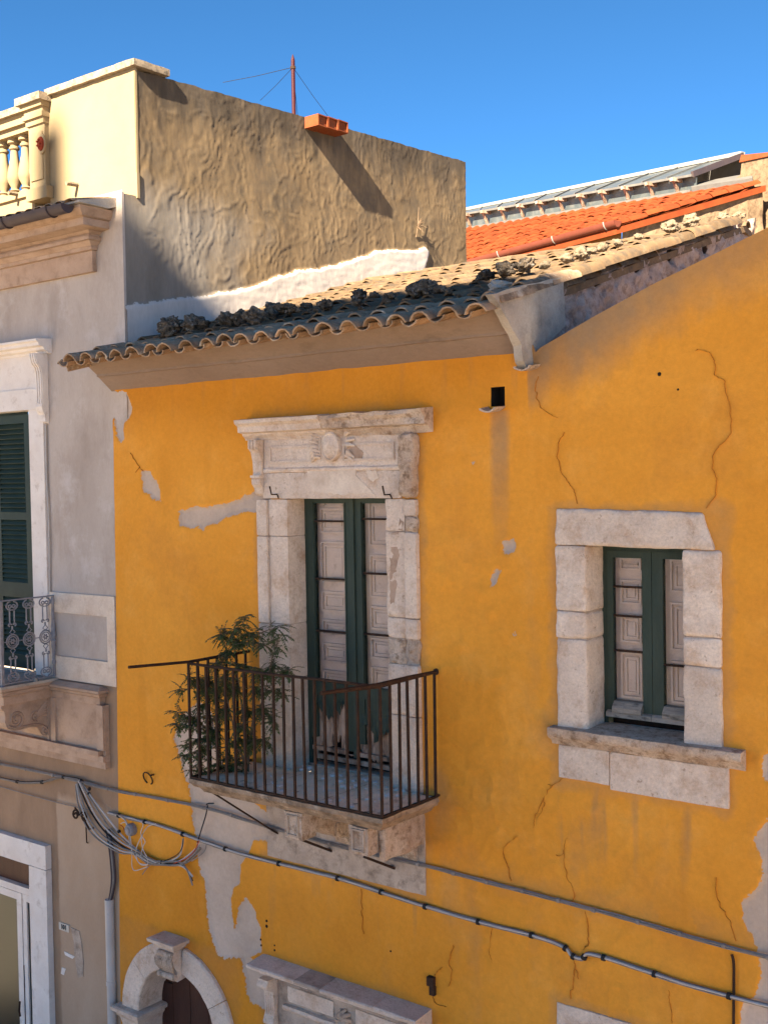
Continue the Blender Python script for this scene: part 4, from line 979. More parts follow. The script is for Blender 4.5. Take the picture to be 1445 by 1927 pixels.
# ---- parapet
PY = .18
mb = MB(); mb.box(-10.06, XW+.006, PY, PY+.025, 9.10, 10.32); mb.box(-10.06, XW-.04, PY+.026, PY+.30, 9.10, 10.32); PA = mb.build('parapet', 'parapet', GH)
mb = MB(); mb.box(XW-.10, XW+.018, PY-.012, PY+.02, 9.09, 9.33); mb.build('parapet_foot', 'parapet', PA)
stone('coping', rect(-10.06, XW+.06, 10.322, 10.392), -PY-.40, -PY+.05, 'coping', PA, .05, .008, .004, .006)
px0, px1 = -10.33, -10.062
mb = MB(); mb.box(px0, px1, PY-.05, PY+.22, 9.42, 10.06); mb.build('pedestal', 'parapet', PA)
mb = MB(); mb.box(px0+.03, px1-.03, PY-.062, PY-.049, 9.50, 9.98); mb.build('pedestal_panel', 'parapet', PA)
for (z0, z1, e) in ((10.06, 10.12, .02), (10.12, 10.17, .045), (10.17, 10.22, .03), (10.22, 10.27, .06)): 
    MB().box(px0-e, px1+e*.5, PY-.05-e, PY+.22+e, z0, z1).build('pedestal_cap', 'parapet', PA)
MB().box(px0-.09, px1+.06, PY-.15, PY+.30, 10.27, 10.345).build('pedestal_coping', 'coping', PA)
MB().box(px0-.03, px1+.05, PY-.08, PY+.22, 9.30, 9.42).build('pedestal_base', 'parapet', PA)
for (z0, z1, e, mt) in ((10.06, 10.13, .0, 'parapet'), (10.13, 10.19, .04, 'parapet'), (10.19, 10.24, .02, 'parapet'), (10.24, 10.31, .075, 'coping'), (9.38, 9.44, .03, 'parapet'), (9.10, 9.38, .0, 'parapet')):
    MB().box(XL, px0, PY-e, PY+.2+e, z0, z1).build('balustrade_rail', mt, PA)
bprof = [(.075, 0), (.075, .035), (.05, .04), (.045, .06), (.062, .075), (.04, .09), (.042, .11), (.075, .17), (.083, .22), (.07, .30), (.045, .42), (.038, .50), (.055, .515), (.055, .535), (.04, .545), (.045, .565), (.07, .575), (.07, .62)]
BZ0 = 9.44
b0 = MB().lathe(bprof, (-10.41, PY+.10, BZ0), 14).build('baluster', 'parapet', PA, smooth=40)
for i in range(1, 14): clone(b0, PA, (-10.41-.195*i, PY+.10, BZ0))
p = on(80, 271, 1, PY-.06)
mb = MB(); mb.lathe([(.075, 0), (.075, .012), (.06, .014)], (0, 0, 0), 18, 'y'); mb.v = [(p.x+x*.9, PY-.06+y, p.z+z*1.35) for x, y, z in mb.v]; mb.build('medallion_rim', 'parapet', PA, smooth=40)
mb = MB(); mb.lathe([(.055, .010), (.05, .03), (.025, .04)], (0, 0, 0), 14, 'y'); mb.v = [(p.x+x*.9+.01*mn.noise((x*60, z*60, 1)), PY-.06+y, p.z+z*1.35) for x, y, z in mb.v]
for k_ in range(5): mb.lathe([(.012, .03), (.010, .055), (.004, .06)], (p.x+.022*math.cos(k_*1.3), PY-.06, p.z+.035*math.sin(k_*1.3)), 7, 'y')
mb.build('terracotta_medallion', 'terracotta', PA, smooth=40)
for (px, py) in ((147, 348), (38, 366)):
    q = on(px, py, 1, PY); mb = MB(); mb.tube([(q.x, PY+.02, q.z), (q.x-.01, PY-.13, q.z-.005)], .022, 8); mb.build('drain_stub', 'mortar', PA, smooth=40)
# ---- sloping ledge tiles over the cornice and the gutter
mb = MB(); mb.prism([(PY, 9.05), (PY, 9.115), (-.43, 8.985), (-.43, 8.965), (-.1, 8.96)], XL, -8.80, 0); LD = mb.build('cornice_ledge', 'cement', GH)
for i in range(30):
    x = -8.93-.155*i
    t_ = halftile(.5, .15, .13, .012, 5, .25, .006, i); t_.v = [(x+a, -.455+b*.97, 8.975+c+b*.213) for a, b, c in t_.v]; t_.build('ledge_tile', 'tile_front', LD, smooth=45)
mb = MB(); n = 10; V = []; Fc = []
gx = [XL, -8.93]
for x in gx:
    for rr in (.075, .068):
        for i in range(n+1):
            a = math.pi+math.pi*i/n; V.append((x, -.47+rr*math.cos(a), 8.955+rr*1.05*math.sin(a)))
k = n+1
for i in range(n): Fc += [(i, i+1, 2*k+i+1, 2*k+i), (k+i, 3*k+i, 3*k+i+1, k+i+1), (i, k+i, k+i+1, i+1), (2*k+i, 2*k+i+1, 3*k+i+1, 3*k+i)]
Fc += [(0, 2*k, 3*k, k), (n, k+n, 3*k+n, 2*k+n)]
mb.add(V, Fc); mb.prism([(-.47+.075*math.cos(math.pi+math.pi*i/n), 8.955+.079*math.sin(math.pi+math.pi*i/n)) for i in range(n+1)], -8.932, -8.926, 0)
GU = mb.build('gutter', 'gutter_dark', GH, smooth=40)
for x in (-9.15, -9.85, -10.6, -11.3):
    mb = MB(); mb.tube([(x, -.47+.08*math.cos(math.pi+math.pi*i/10), 8.955+.084*math.sin(math.pi+math.pi*i/10)) for i in range(11)], .008, 5); mb.build('gutter_bracket', 'gutter_dark', GU)
# ---- cornice: stepped mouldings returned at the right end
def cornice(levels, xr0, kx, name, mt, parent, seg=1.1):
    obj = None
    x = XL; i = 0
    for (o0, z0), (o1, z1) in zip(levels[:-1], levels[1:]):
        if z1-z0 < .004: continue
        mb = MB(); mb.add([(XL, .02, z0), (xr0+kx*o0, .02, z0), (xr0+kx*o0, -o0, z0), (XL, -o0, z0), (XL, .02, z1-.0015), (xr0+kx*o1, .02, z1-.0015), (xr0+kx*o1, -o1, z1-.0015), (XL, -o1, z1-.0015)],
               [(0, 3, 2, 1), (4, 5, 6, 7), (0, 1, 5, 4), (1, 2, 6, 5), (2, 3, 7, 6), (3, 0, 4, 7)])
        o = mb.build(name if obj is None else 'moulding', mt, obj or parent); obj = obj or o
    return obj
cornice([(.05, 8.42), (.05, 8.62), (.075, 8.625), (.08, 8.66), (.13, 8.70), (.15, 8.705), (.15, 8.74), (.12, 8.745), (.12, 8.765), (.16, 8.79), (.30, 8.80), (.30, 8.87), (.33, 8.88), (.39, 8.94), (.39, 8.962)], -9.16, .80, 'cornice', 'tan_stone', GH)
# ---- window with louvred shutters
WXR = -10.225
WF = None
mb = MB(); mb.sweep([(-.02, 7.70), (.04, 7.70), (.05, 7.72), (.09, 7.735), (.10, 7.76), (.15, 7.77), (.155, 7.80), (.18, 7.815), (.18, 7.835), (-.02, 7.85)], XL+1.4, -9.86, .08, .001, 1)
WF = mb.build('window_surround', 'white_frame', GH, smooth=30)
mb = MB(); mb.box(-12.2, -10.02, -.03, .04, 7.36, 7.70); mb.build('frieze', 'white_frame', WF)
mb = MB(); mb.box(-12.2, -10.04, -.045, .2, 7.15, 7.36); mb.build('lintel', 'white_frame', WF)
mb = MB(); mb.box(WXR, -9.985, -.035, .2, 4.44, 7.149); mb.build('jamb', 'white_frame', WF)
bp_ = [(0, 7.70), (-.135, 7.70), (-.14, 7.66), (-.12, 7.60), (-.085, 7.56), (-.07, 7.50), (-.065, 7.25), (-.075, 7.20), (-.085, 7.17), (-.07, 7.12), (-.05, 7.09), (-.045, 7.02), (0, 7.0)]
mb = MB(); mb.prism(bp_, -10.035, -9.93, 0); mb.build('bracket', 'white_frame', WF)
mb = MB()
for k_ in range(3): mb.prism([(y-.012 if y < 0 else y, z) for y, z in bp_[1:8]]+[(-.03, 7.2), (-.03, 7.69)], -10.030+.036*k_, -10.012+.036*k_, 0)
mb.build('bracket_flute', 'white_frame', WF)
SH = thing('t', (0, 0, 0), None, None); bpy.data.objects.remove(SH)
SY = .09
mb = MB(); mb.box(-10.36, WXR+.0, SY, SY+.06, 4.44, 7.15); mb.box(-10.48, -10.36, SY-.008, SY+.035, 4.47, 7.12); mb.box(-11.07, -10.93, SY-.008, SY+.035, 4.47, 7.12)
for a, b in ((7.03, 7.12), (6.02, 6.10), (5.20, 5.36), (4.47, 4.60)): mb.box(-10.93, -10.48, SY-.008, SY+.035, a, b)
mb.box(-11.9, -11.07, SY-.008, SY+.035, 4.47, 7.12); mb.box(-11.9, -10.48, SY+.04, SY+.05, 4.44, 7.15)
SH = mb.build('louvred_shutter', 'green_shutter', GH)
sl0 = None
for a, b in ((6.10, 7.03), (5.36, 6.02), (4.60, 5.20)):
    n = round((b-a)/.0515)
    for i in range(n):
        z = a+(b-a)*(i+.5)/n
        if sl0 is None:
            mb = MB(); mb.add([(x, y, zz_) for x in (-10.93, -10.48) for (y, zz_) in ((SY-.012, z-.026), (SY-.006, z-.032), (SY+.028, z+.020), (SY+.022, z+.026))], [(0, 1, 2, 3), (4, 7, 6, 5), (0, 4, 5, 1), (1, 5, 6, 2), (2, 6, 7, 3), (3, 7, 4, 0)])
            sl0 = mb.build('slat', 'green_shutter', SH); zref = z; lref = wloc(sl0)
        else: clone(sl0, SH, (lref.x, lref.y, lref.z+z-zref))
# thin cable down the jamb
mb = MB(); mb.tube(catmull([(-9.965, -.02, 7.0), (-9.972, -.02, 6.5), (-9.955, -.02, 6.0), (-9.968, -.02, 5.3)], 4), .008, 5); o = mb.build('jamb_cable', 'pipe'); tag(o, 'thin pale cable running down beside the white window jamb', 'cable')
# ---- plaster panel beside the balcony
mb = MB(); mb.box(-10.0, -8.955, -.022, .0, 5.10, 5.30); mb.box(-10.0, -8.955, -.022, .0, 4.43, 4.66); mb.box(-9.073, -8.955, -.022, .0, 4.66, 5.10); mb.box(-10.0, -9.955, -.022, .0, 4.66, 5.10)
mb.build('panel_frame', 'limewash', GH)
# ---- balcony
BXR = -9.87; BYF = -.67; BT = 4.43
def levels_box(levels, x0, xr, yf, mt, name, parent):
    obj = None
    for (o0, z0), (o1, z1) in zip(levels[:-1], levels[1:]):
        mb = MB(); mb.add([(x0, .02, z0), (xr+o0, .02, z0), (xr+o0, yf-o0, z0), (x0, yf-o0, z0), (x0, .02, z1-.0012), (xr+o1, .02, z1-.0012), (xr+o1, yf-o1, z1-.0012), (x0, yf-o1, z1-.0012)],
                          [(0, 3, 2, 1), (4, 5, 6, 7), (0, 1, 5, 4), (1, 2, 6, 5), (2, 3, 7, 6), (3, 0, 4, 7)])
        o = mb.build(name if obj is None else 'moulding', mt, obj or parent); obj = obj or o
    return obj
LB = levels_box([(-.06, 4.24), (-.055, 4.325), (-.03, 4.33), (-.02, 4.35), (-.02, 4.37), (.0, 4.385), (.0, 4.41)], XL, BXR, BYF, 'tan_stone', 'balcony', GH)
MB().box(XL, BXR+.01, BYF-.01, .0, 4.41, 4.435).build('floor_slab', 'cement', LB)
# string course and framed panel on the wall
def lv(levels, xr, nm, mt):
    levels_box(levels, XL, xr, 0, mt, nm, LB)
lv([(.06, 4.24), (.06, 4.31), (.09, 4.32), (.10, 4.35), (.12, 4.36), (.12, 4.385), (.05, 4.42)], -9.22, 'string_course', 'tan_stone')
MB().box(XL, -9.10, -.05, .0, 3.645, 4.24).build('panel', 'tan_stone', LB)
for a, b in ((-9.20, -9.105), (-9.93, -9.86)): MB().box(a, b, -.075, -.045, 3.80, 4.24).build('panel_frame', 'tan_stone', LB)
for (z0, z1, d) in ((3.62, 3.69, .06), (3.69, 3.75, .085), (3.75, 3.80, .11)): MB().box(XL, -9.095-d*.05-(.0 if d < .1 else .04), -d, .0, z0, z1-.002).build('moulding', 'tan_stone', LB)
# scroll bracket under the slab
bpf = [(-.02, 4.24), (-.60, 4.24), (-.605, 4.20), (-.57, 4.17), (-.56, 4.12), (-.565, 4.06), (-.54, 4.00), (-.48, 3.965), (-.40, 3.96), (-.28, 3.965), (-.20, 3.95), (-.17, 3.90), (-.14, 3.855), (-.09, 3.845), (-.05, 3.86), (-.02, 3.84)]
mb = MB(); mb.prism(bpf, -10.28, -9.985, 0); LBk = mb.build('scroll_bracket', 'tan_stone', LB)
mb = MB(); bxr = -9.982
def spiral(cy, cz, r0, turns, d=1, a0=0):
    P = []
    for i in range(int(turns*14)+1):
        a = a0+d*i*2*math.pi/14; r = r0*(1-.85*i/(turns*14)); P.append((bxr, cy+r*math.cos(a), cz+r*math.sin(a)))
    return P
mb.tube(spiral(-.44, 4.075, .085, 2.2, 1, -1.57), .012, 6); mb.tube(spiral(-.22, 4.07, .06, 1.6, -1, -1.2), .012, 6)
mb.tube(catmull([(bxr, -.53, 4.02), (bxr, -.44, 3.985), (bxr, -.30, 3.99), (bxr, -.17, 3.975), (bxr, -.10, 3.93), (bxr, -.06, 3.87)], 4), .013, 6)
mb.tube(spiral(-.10, 3.895, .04, 1.3, 1, 1.2), .011, 6)
for k_ in range(5): mb.tube([(bxr, -.20, 4.05+.01*k_), (bxr, -.12, 4.07+.022*k_), (bxr, -.06, 4.05+.04*k_)], [.012, .014, .006], 5)
mb.build('bracket_carving', 'tan_stone', LB, smooth=60)
mb = MB(); mb.box(-9.985, -9.965, -.075, .0, 3.80, 4.24); mb.box(-9.965, -9.935, -.06, .0, 3.80, 4.24); mb.build('bracket_pilaster', 'tan_stone', LB)
# wrought-iron railing
RX = BXR-.04; rb0, rb1 = 4.455, 5.265
def panelbar(pts):                                      # one wrought bar: pts maps (u along the rail, v height 0..1) to a point
    mb = MB(); r = .0075
    def T(P, rr=r): mb.tube([pts(u, v) for u, v in P], rr, 5)
    H = 1.0
    for sgn in (-1, 1):
        T([(sgn*.026, .70), (sgn*.026, .90)]); T([(sgn*.026, .12), (sgn*.026, .30)])
        for (cv, dv, st_) in ((.925, 1, 0), (.075, -1, 0)):
            T([(sgn*(.005+.058*math.sin(a)), cv-dv*.045+dv*(.052-.052*math.cos(a))) for a in [i*.36 for i in range(9)]])
            T([(sgn*(.022+.018*math.cos(a)), cv+dv*.0+.018*math.sin(a)) for a in [i*.75 for i in range(9)]])
        for cv, dv in ((.685, 1), (.315, -1)):
            T([(sgn*(.026+.016*math.sin(a)), cv+dv*(.016-.016*math.cos(a))) for a in [i*.6 for i in range(9)]])
    for rad in (.068, .048):
        T([(rad*math.cos(i*.4833), .5+1.15*rad*math.sin(i*.4833)/1.0*1.05) for i in range(14)], .0085 if rad > .05 else .006)
    for k_ in range(6): T([(.010*math.cos(k_*1.047), .5+.012*math.sin(k_*1.047)), (.03*math.cos(k_*1.047), .5+.036*math.sin(k_*1.047))], .009)
    for sgn in (-1, 1):
        T([(.0, .5+sgn*.085), (.03, .5+sgn*.11), (.0, .5+sgn*.15), (-.03, .5+sgn*.11), (.0, .5+sgn*.085)], .006)
        T([(0, .5+sgn*.15), (0, .5+sgn*.185)], .010)
        T([(sgn*.068, .5), (sgn*.092, .5)], .006)
    return mb
HR = rb1-rb0
for y in (-.125, -.315, -.505): panelbar(lambda u, v: (RX, y+u, rb0+v*HR)).build('scroll_bar', 'iron_grey', LB, smooth=60)
for i in range(8):
    x = RX-.12-.19*i; panelbar(lambda u, v: (x+u, BYF+.04, rb0+v*HR)).build('scroll_bar', 'iron_grey', LB, smooth=60)
yc = BYF+.04
mb = MB(); mb.bar((RX, .03, rb1), (RX, yc, rb1), .035, .012); mb.bar((RX, yc, rb1), (XL, yc, rb1), .035, .012); mb.build('handrail', 'iron_grey', LB)
mb = MB(); mb.bar((RX, .03, rb0), (RX, yc, rb0), .03, .010); mb.bar((RX, yc, rb0), (XL, yc, rb0), .03, .010); mb.build('bottom_rail', 'iron_grey', LB)
MB().bar((RX, yc, 4.435), (RX, yc, rb1), .028, .028, Vector((0, 1, 0))).build('corner_post', 'iron_grey', LB)
mb = MB(); mb.lathe([(.016, .0), (.016, .12), (.024, .13), (.024, .15), (.016, .16), (.018, .26), (.026, .30), (.022, .34), (.030, .36), (.018, .38), (.030, .41), (.022, .44), (.026, .50), (.018, .55), (.015, .72), (.024, .73), (.024, .77), (.015, .79), (.015, .81)], (RX, -.03, rb0), 10); mb.build('end_post', 'iron_grey', LB, smooth=45)
mb = MB(); mb.lathe([(.02, 0), (.028, .02), (.02, .05), (.008, .06)], (BXR-.02, -.27, 4.42), 8); mb.build('drain_knob', 'metal_white', LB, smooth=50)
# ---- ground-floor door
GD = stone('door_frame', rect(-12.4, -10.085, 2.44, 2.69), -.2, .07, 'white_frame', GH, .08, .006, .002, .003)
stone('jamb', rect(-10.385, -10.087, GZ, 2.438), -.2, .07, 'white_frame', GD, .08, .006, .002, .003)
ZY = .17
MB().box(-12.3, -10.36, ZY+.04, ZY+.09, 2.06, 2.46).build('transom_board', 'wood_door', GD)
MB().box(-12.3, -10.36, ZY-.02, ZY+.05, 1.985, 2.058).build('transom_rail', 'white_frame', GD)
mb = MB(); mb.box(-10.935, -10.845, ZY-.02, ZY+.03, GZ, 1.98); mb.box(-11.9, -10.935, ZY-.02, ZY+.03, 1.90, 1.98); mb.box(-11.99, -11.9, ZY-.02, ZY+.03, GZ, 1.98); mb.build('door_leaf', 'white_frame', GD)
mb = MB(); mb.box(-10.835, -10.765, ZY-.015, ZY+.03, GZ, 1.98); mb.box(-10.765, -10.36, ZY-.015, ZY+.03, 1.905, 1.98); mb.build('door_leaf', 'white_frame', GD)
MB().box(-11.9, -10.935, ZY+.005, ZY+.011, GZ, 1.90).build('pane', 'glass_dirty', GD); MB().box(-10.765, -10.36, ZY+.005, ZY+.011, GZ, 1.905).build('pane', 'glass_dirty', GD)
MB().box(-10.838, -10.832, ZY-.022, ZY+.0, GZ, 1.2).build('rust_strip', 'iron', GD)
MB().box(-12.3, -10.3, ZY+.3, ZY+.34, GZ, 2.5).build('dark_interior', 'dark', GD)
q = on(43, 1900, 1, ZY-.03); mb = MB(); mb.tube([(q.x, ZY-.06, q.z+.1), (q.x, ZY-.07, q.z), (q.x, ZY-.06, q.z-.06)], .012, 6); mb.build('door_handle', 'iron', GD)
# stains of missing plaster on the brown wall
for P in ([(135, 1745), (150, 1752), (154, 1770), (158, 1810), (158, 1838), (148, 1840), (142, 1800), (140, 1772)], [(118, 1820), (125, 1823), (122, 1835), (116, 1832)], [(122, 1790), (142, 1800), (138, 1804), (124, 1797)]):
    mb = MB(); mb.prism([(lambda a: (a.x, a.z))(FY(*p_)) for p_ in P], -.006, .004, 1); mb.build('bare_patch', 'stone_dark' if len(P) > 5 else 'white_frame', GH)

# ================================================================== HOUSE BEHIND WITH THE ORANGE ROOF
A = on(880, 492, 1, 11.0); d_ = ray(1165, 415); B = CAM+d_*((A.z-CAM.z)/d_.z)
e_ = (A-B).normalized(); n_ = Vector((-e_.y, e_.x, 0)); n_ = n_ if n_.y > 0 else -n_
OH = thing('orange_roof_house', (B.x, B.y, 7.0), 'low house behind with a bright orange clay tile roof and brown gutter', 'house')
TPn = B+n_*2.65
Vt = vplane(1440, 337, TPn, n_); Wt = vplane(872, 428, TPn, n_)
Aex = B+e_*6.0; We = Vt+(Wt-Vt).normalized()*((Wt-Vt).length*1.02)
def rp(u, v, h=0.0):                                     # u along the eave (0 right .. 1 left), v up the slope
    p_ = B.lerp(Aex, u).lerp(Vt.lerp(We, u), v); return p_+Vector((0, 0, h))
V_ = Vt
NP = (Aex-B).cross(Vt-B).normalized(); NP = NP if NP.z > 0 else -NP
mb = MB(); V = [rp(1, -.02, -.10), rp(0, -.02, -.10), rp(0, 1, -.10), rp(1, 1, -.10)]
V2 = [v+Vector((0, 0, -.10)) for v in V]
mb.add(V+V2, [(0, 1, 2, 3), (7, 6, 5, 4), (0, 4, 5, 1), (1, 5, 6, 2), (2, 6, 7, 3), (3, 7, 4, 0)])
OR = mb.build('roof', 'tile_new', OH)
rng = random.Random(21)
cp = proto('cover', 'tile_new')
nr_ = 9; ncl = 30
for r_ in range(nr_):
    for k in range(ncl):
        u = (k+.5)/ncl; v = -.03+r_/nr_
        p_ = rp(u, v); ux = (rp(u-.01, v)-p_).normalized(); vy = (rp(u, v+.05)-p_).normalized(); nz_ = ux.cross(vy).normalized(); ux = vy.cross(nz_)
        mt3 = Matrix((ux, vy, nz_)).transposed()
        wd = (rp(u, v)-rp(u+1/ncl, v)).length; ln = (rp(u, v+1.12/nr_)-p_).length
        o = bpy.data.objects.new('roof_tile', rng.choice(cp)); col.objects.link(o)
        o.location = p_+nz_*(-.07+rng.uniform(-.006, .012)); o.rotation_euler = mt3.to_euler(); o.rotation_euler[2] += rng.uniform(-.07, .07)
        o.scale = (wd/.185, ln/.43, 1.1); setp(o, OR)
# loose tiles on top of the tiling
for (px, py, rz2) in ((1050, 395, .3), (944, 415, .1), (1010, 408, .2), (985, 411, -.1), (968, 412, .2)):
    q = vplane(px, py, B+NP*(.09 if NP.z > 0 else -.09), NP)
    o = bpy.data.objects.new('loose_tile', cp[0]); col.objects.link(o); o.location = q; o.rotation_euler = (.35, .1, -.9+rz2); o.scale = (1.15,)*3
    tag(o, 'loose orange tile lying on the orange roof below the glazing', 'tile', 'loose tiles on the orange roof')
# walls under it
mb = MB(); zl = 7.0
P4 = [B+e_*7+n_*.10, B+n_*.10+e_*.06]
g1 = B+e_*.06+n_*.10; g2 = V_+e_*.06
zc = -.16
mb.add([(P4[0].x, P4[0].y, zl), (g1.x, g1.y, zl), (g1.x, g1.y, B.z+.02), (P4[0].x, P4[0].y, B.z+.02)], [(0, 1, 2, 3)])
mb.build('eave_wall', 'ochre', OH)
mb = MB(); mb.add([(g1.x, g1.y, zl), (g2.x, g2.y, zl), (g2.x, g2.y, g2.z-.2), (g1.x, g1.y, B.z-.08)], [(0, 1, 2, 3)]); mb.build('gable_wall', 'masonry', OH)
bm = bmesh.new(); gw_ = [o for o in OH.children if o.name.startswith('gable_wall')][0]; bm.from_mesh(gw_.data)
bmesh.ops.subdivide_edges(bm, edges=bm.edges, cuts=40, use_grid_fill=True)
for v in bm.verts: v.co += e_*(-.04*mn.noise(Vector(v.co)*3)-.02*mn.noise(Vector(v.co)*9))
bm.to_mesh(gw_.data); bm.free()
at_ = gw_.data.attributes.new('hole', 'FLOAT', 'POINT')
# gutter with brackets
mb = MB(); gp = B-n_*.06+Vector((0, 0, -.03)); V = []; Fc = []; n = 8
for tt_ in (7.0, -.02):
    c = gp+e_*tt_
    for rr in (.085, .078):
        for i in range(n+1):
            a = math.pi+math.pi*i/n; V.append(c+n_*(rr*math.cos(a))+Vector((0, 0, rr*1.25*math.sin(a)+.02)))
k = n+1
for i in range(n): Fc += [(i, i+1, 2*k+i+1, 2*k+i), (k+i, 3*k+i, 3*k+i+1, k+i+1), (2*k+i, 2*k+i+1, 3*k+i+1, 3*k+i)]
Fc += [tuple(range(2*k, 3*k))]
mb.add(V, Fc); OG = mb.build('gutter', 'gutter_red', OH, smooth=40)
for px, py in ((942, 470), (1045, 441), (1142, 410)):
    q = vplane(px, py, gp, n_); t_ = (q-gp).dot(e_); c = gp+e_*t_
    mb = MB(); mb.tube([c+n_*(.09*math.cos(math.pi+math.pi*i/10))+Vector((0, 0, .112*math.sin(math.pi+math.pi*i/10)+.03)) for i in range(11)], .012, 5); mb.build('gutter_bracket', 'metal_white', OG)
# the plaster wall and rubble stub right of it
q0 = V_+n_*.25+e_*.15
def vp(px, py): return vplane(px, py, q0, n_)
mb = MB(); P = [vp(1375, 340), vp(1365, 460), vp(1600, 460), vp(1600, 250), vp(1445, 287), vp(1396, 293), vp(1392, 330)]
mb.add(P+[p_+n_*.5 for p_ in P], [tuple(range(7)), tuple(range(7, 14))[::-1]]+[(i, i+7, (i+1) % 7+7, (i+1) % 7) for i in range(7)])
ST = mb.build('brick_stub_wall', 'masonry'); tag(ST, 'sunlit rough masonry wall end beside the glass roof', 'wall'); ST.data.attributes.new('hole', 'FLOAT', 'POINT')
mb = MB(); P = [vp(1392, 306), vp(1600, 262), vp(1600, 248), vp(1445, 287), vp(1396, 292)]
mb.add([p_-n_*.03 for p_ in P]+[p_+n_*.5 for p_ in P], [tuple(range(5)), tuple(range(5, 10))[::-1]]+[(i, i+5, (i+1) % 5+5, (i+1) % 5) for i in range(5)]); o = mb.build('brick_cap', 'brick', ST)
# ---- glazed lean-to roof above the tiles
gb0 = B+n_*2.6
GL = thing('glass_roof', (gb0.x, gb0.y, 10.5), 'long glazed lean-to roof with white ridge above the orange tiles', 'glass roof')
def gp_(px, py, s=0.0): return vplane(px, py, gb0+n_*s, n_)
l0, l1 = gp_(870, 402), gp_(1302, 328)                   # front edge of the glass
r0_, r1_ = gp_(870, 398, 1.6), gp_(1397, 292, 1.6)       # ridge
w0, w1 = gp_(870, 432, .05), gp_(1302, 360, .05)
def quadbox(a, b, c, d, th, name, mt, parent):
    nn = (b-a).cross(d-a).normalized()*th; P = [a, b, c, d]
    return MB().add([p_ for p_ in P]+[p_-nn for p_ in P], [(0, 1, 2, 3), (7, 6, 5, 4), (0, 4, 5, 1), (1, 5, 6, 2), (2, 6, 7, 3), (3, 7, 4, 0)]).build(name, mt, parent)
npan = 11
for i in range(npan):
    t0, t1 = i/npan+.003, (i+1)/npan-.003
    quadbox(l0.lerp(l1, t0), l0.lerp(l1, t1), r0_.lerp(r1_, t1), r0_.lerp(r1_, t0), .015, 'pane', 'glass_roof', GL)
    a, b = l0.lerp(l1, i/npan), r0_.lerp(r1_, i/npan); MB().bar(a+Vector((0, 0, .02)), b+Vector((0, 0, .02)), .022, .02).build('glazing_bar', 'zinc', GL)
    c = w0.lerp(w1, i/npan); cc = l0.lerp(l1, (i+.4)/npan); ww = w0.lerp(w1, (i+.4)/npan)
    MB().bar(cc+Vector((0, 0, -.03))-n_*.10, ww+Vector((0, 0, .02))+n_*.05, .05, .05).build('strut', 'wood_rot', GL)
    MB().bar(cc+Vector((0, 0, -.06))-n_*.14, cc+Vector((0, 0, -.06))+n_*.3, .07, .06).build('rafter_end', 'wood_rot', GL)
quadbox(w0+n_*.1, w1+n_*.1, l1+n_*.1-Vector((0, 0, .03)), l0+n_*.1-Vector((0, 0, .03)), .02, 'front_glazing', 'glass_roof', GL)
mb = MB(); mb.bar(r0_+Vector((0, 0, .03)), r1_+Vector((0, 0, .03)), .12, .07); mb.build('ridge_flashing', 'metal_white', GL)
mb = MB(); mb.bar(l0+Vector((0, 0, -.02)), l1+Vector((0, 0, -.02)), .05, .04); mb.build('front_beam', 'zinc', GL)
mb = MB(); mb.bar(w0+n_*.0, w1+n_*.0, .12, .05); mb.build('base_flashing', 'zinc', GL)
mb = MB(); mb.bar(l1, r1_, .05, .10); mb.build('end_bar', 'gutter_dark', GL)
mb = MB(); mb.add([w0+n_*1.7, w1+n_*1.7, r1_+n_*.05-Vector((0, 0, .05)), r0_+n_*.05-Vector((0, 0, .05))], [(0, 1, 2, 3)]); mb.build('back_wall', 'zinc', GL)
mb = MB(); a, b = gp_(1110+200, 355, .2), gp_(1410, 330, .2)
quadbox(gp_(1300, 352, -.1), gp_(1415, 335, -.1), gp_(1415, 325, .8), gp_(1300, 345, .8), .08, 'cement_ledge', 'zinc', GL)

# ================================================================== UNSEEN TOWER (added behind the camera, sized to shade the house fronts)
TY = -30.0
def tower_edge(P): t = (P.y-TY)/(-SUN.y); return P+SUN*t     # where a sun ray through P leaves the tower front
OS = thing('shade_tower', (-1, -34, GZ), 'unseen tower added behind the viewer to shade the house fronts', 'tower')
e0 = tower_edge(Vector((-12.2, 1.3, rz(1.3)))); e1 = tower_edge(Vector((-5.0, 1.3, rz(1.3)))); e2 = tower_edge(Vector((-.7, .5, rz(.5))))
MB().box(e0.x, e1.x, TY-9, TY, GZ, e0.z).build('shaft', 'opp', OS)
MB().box(e1.x+.002, e2.x, TY-9, TY, GZ, e2.z).build('side_bay', 'opp', OS)
for z in (4, 10, 16, 22):
    MB().box(e0.x-.15, e2.x+.15, TY-.1, TY+.2, z, z+.4).build('string_course', 'white_frame', OS)
    for k_ in range(4): MB().box(e0.x+1.3+2.7*k_, e0.x+2.5+2.7*k_, TY-.05, TY+.02, z+1.5, z+4.2).build('louvre_window', 'green_shutter', OS)
q = tower_edge(Vector(on(103, 300, 1, PY))); zt_ = tower_edge(Vector(on(103, 226, 1, PY))).z
MB().box(q.x-.17, q.x+.17, TY-.5, TY, e0.z, zt_).build('shadow_block', 'opp', OS)  # unseen block added to drop a bar of shadow on the parapet

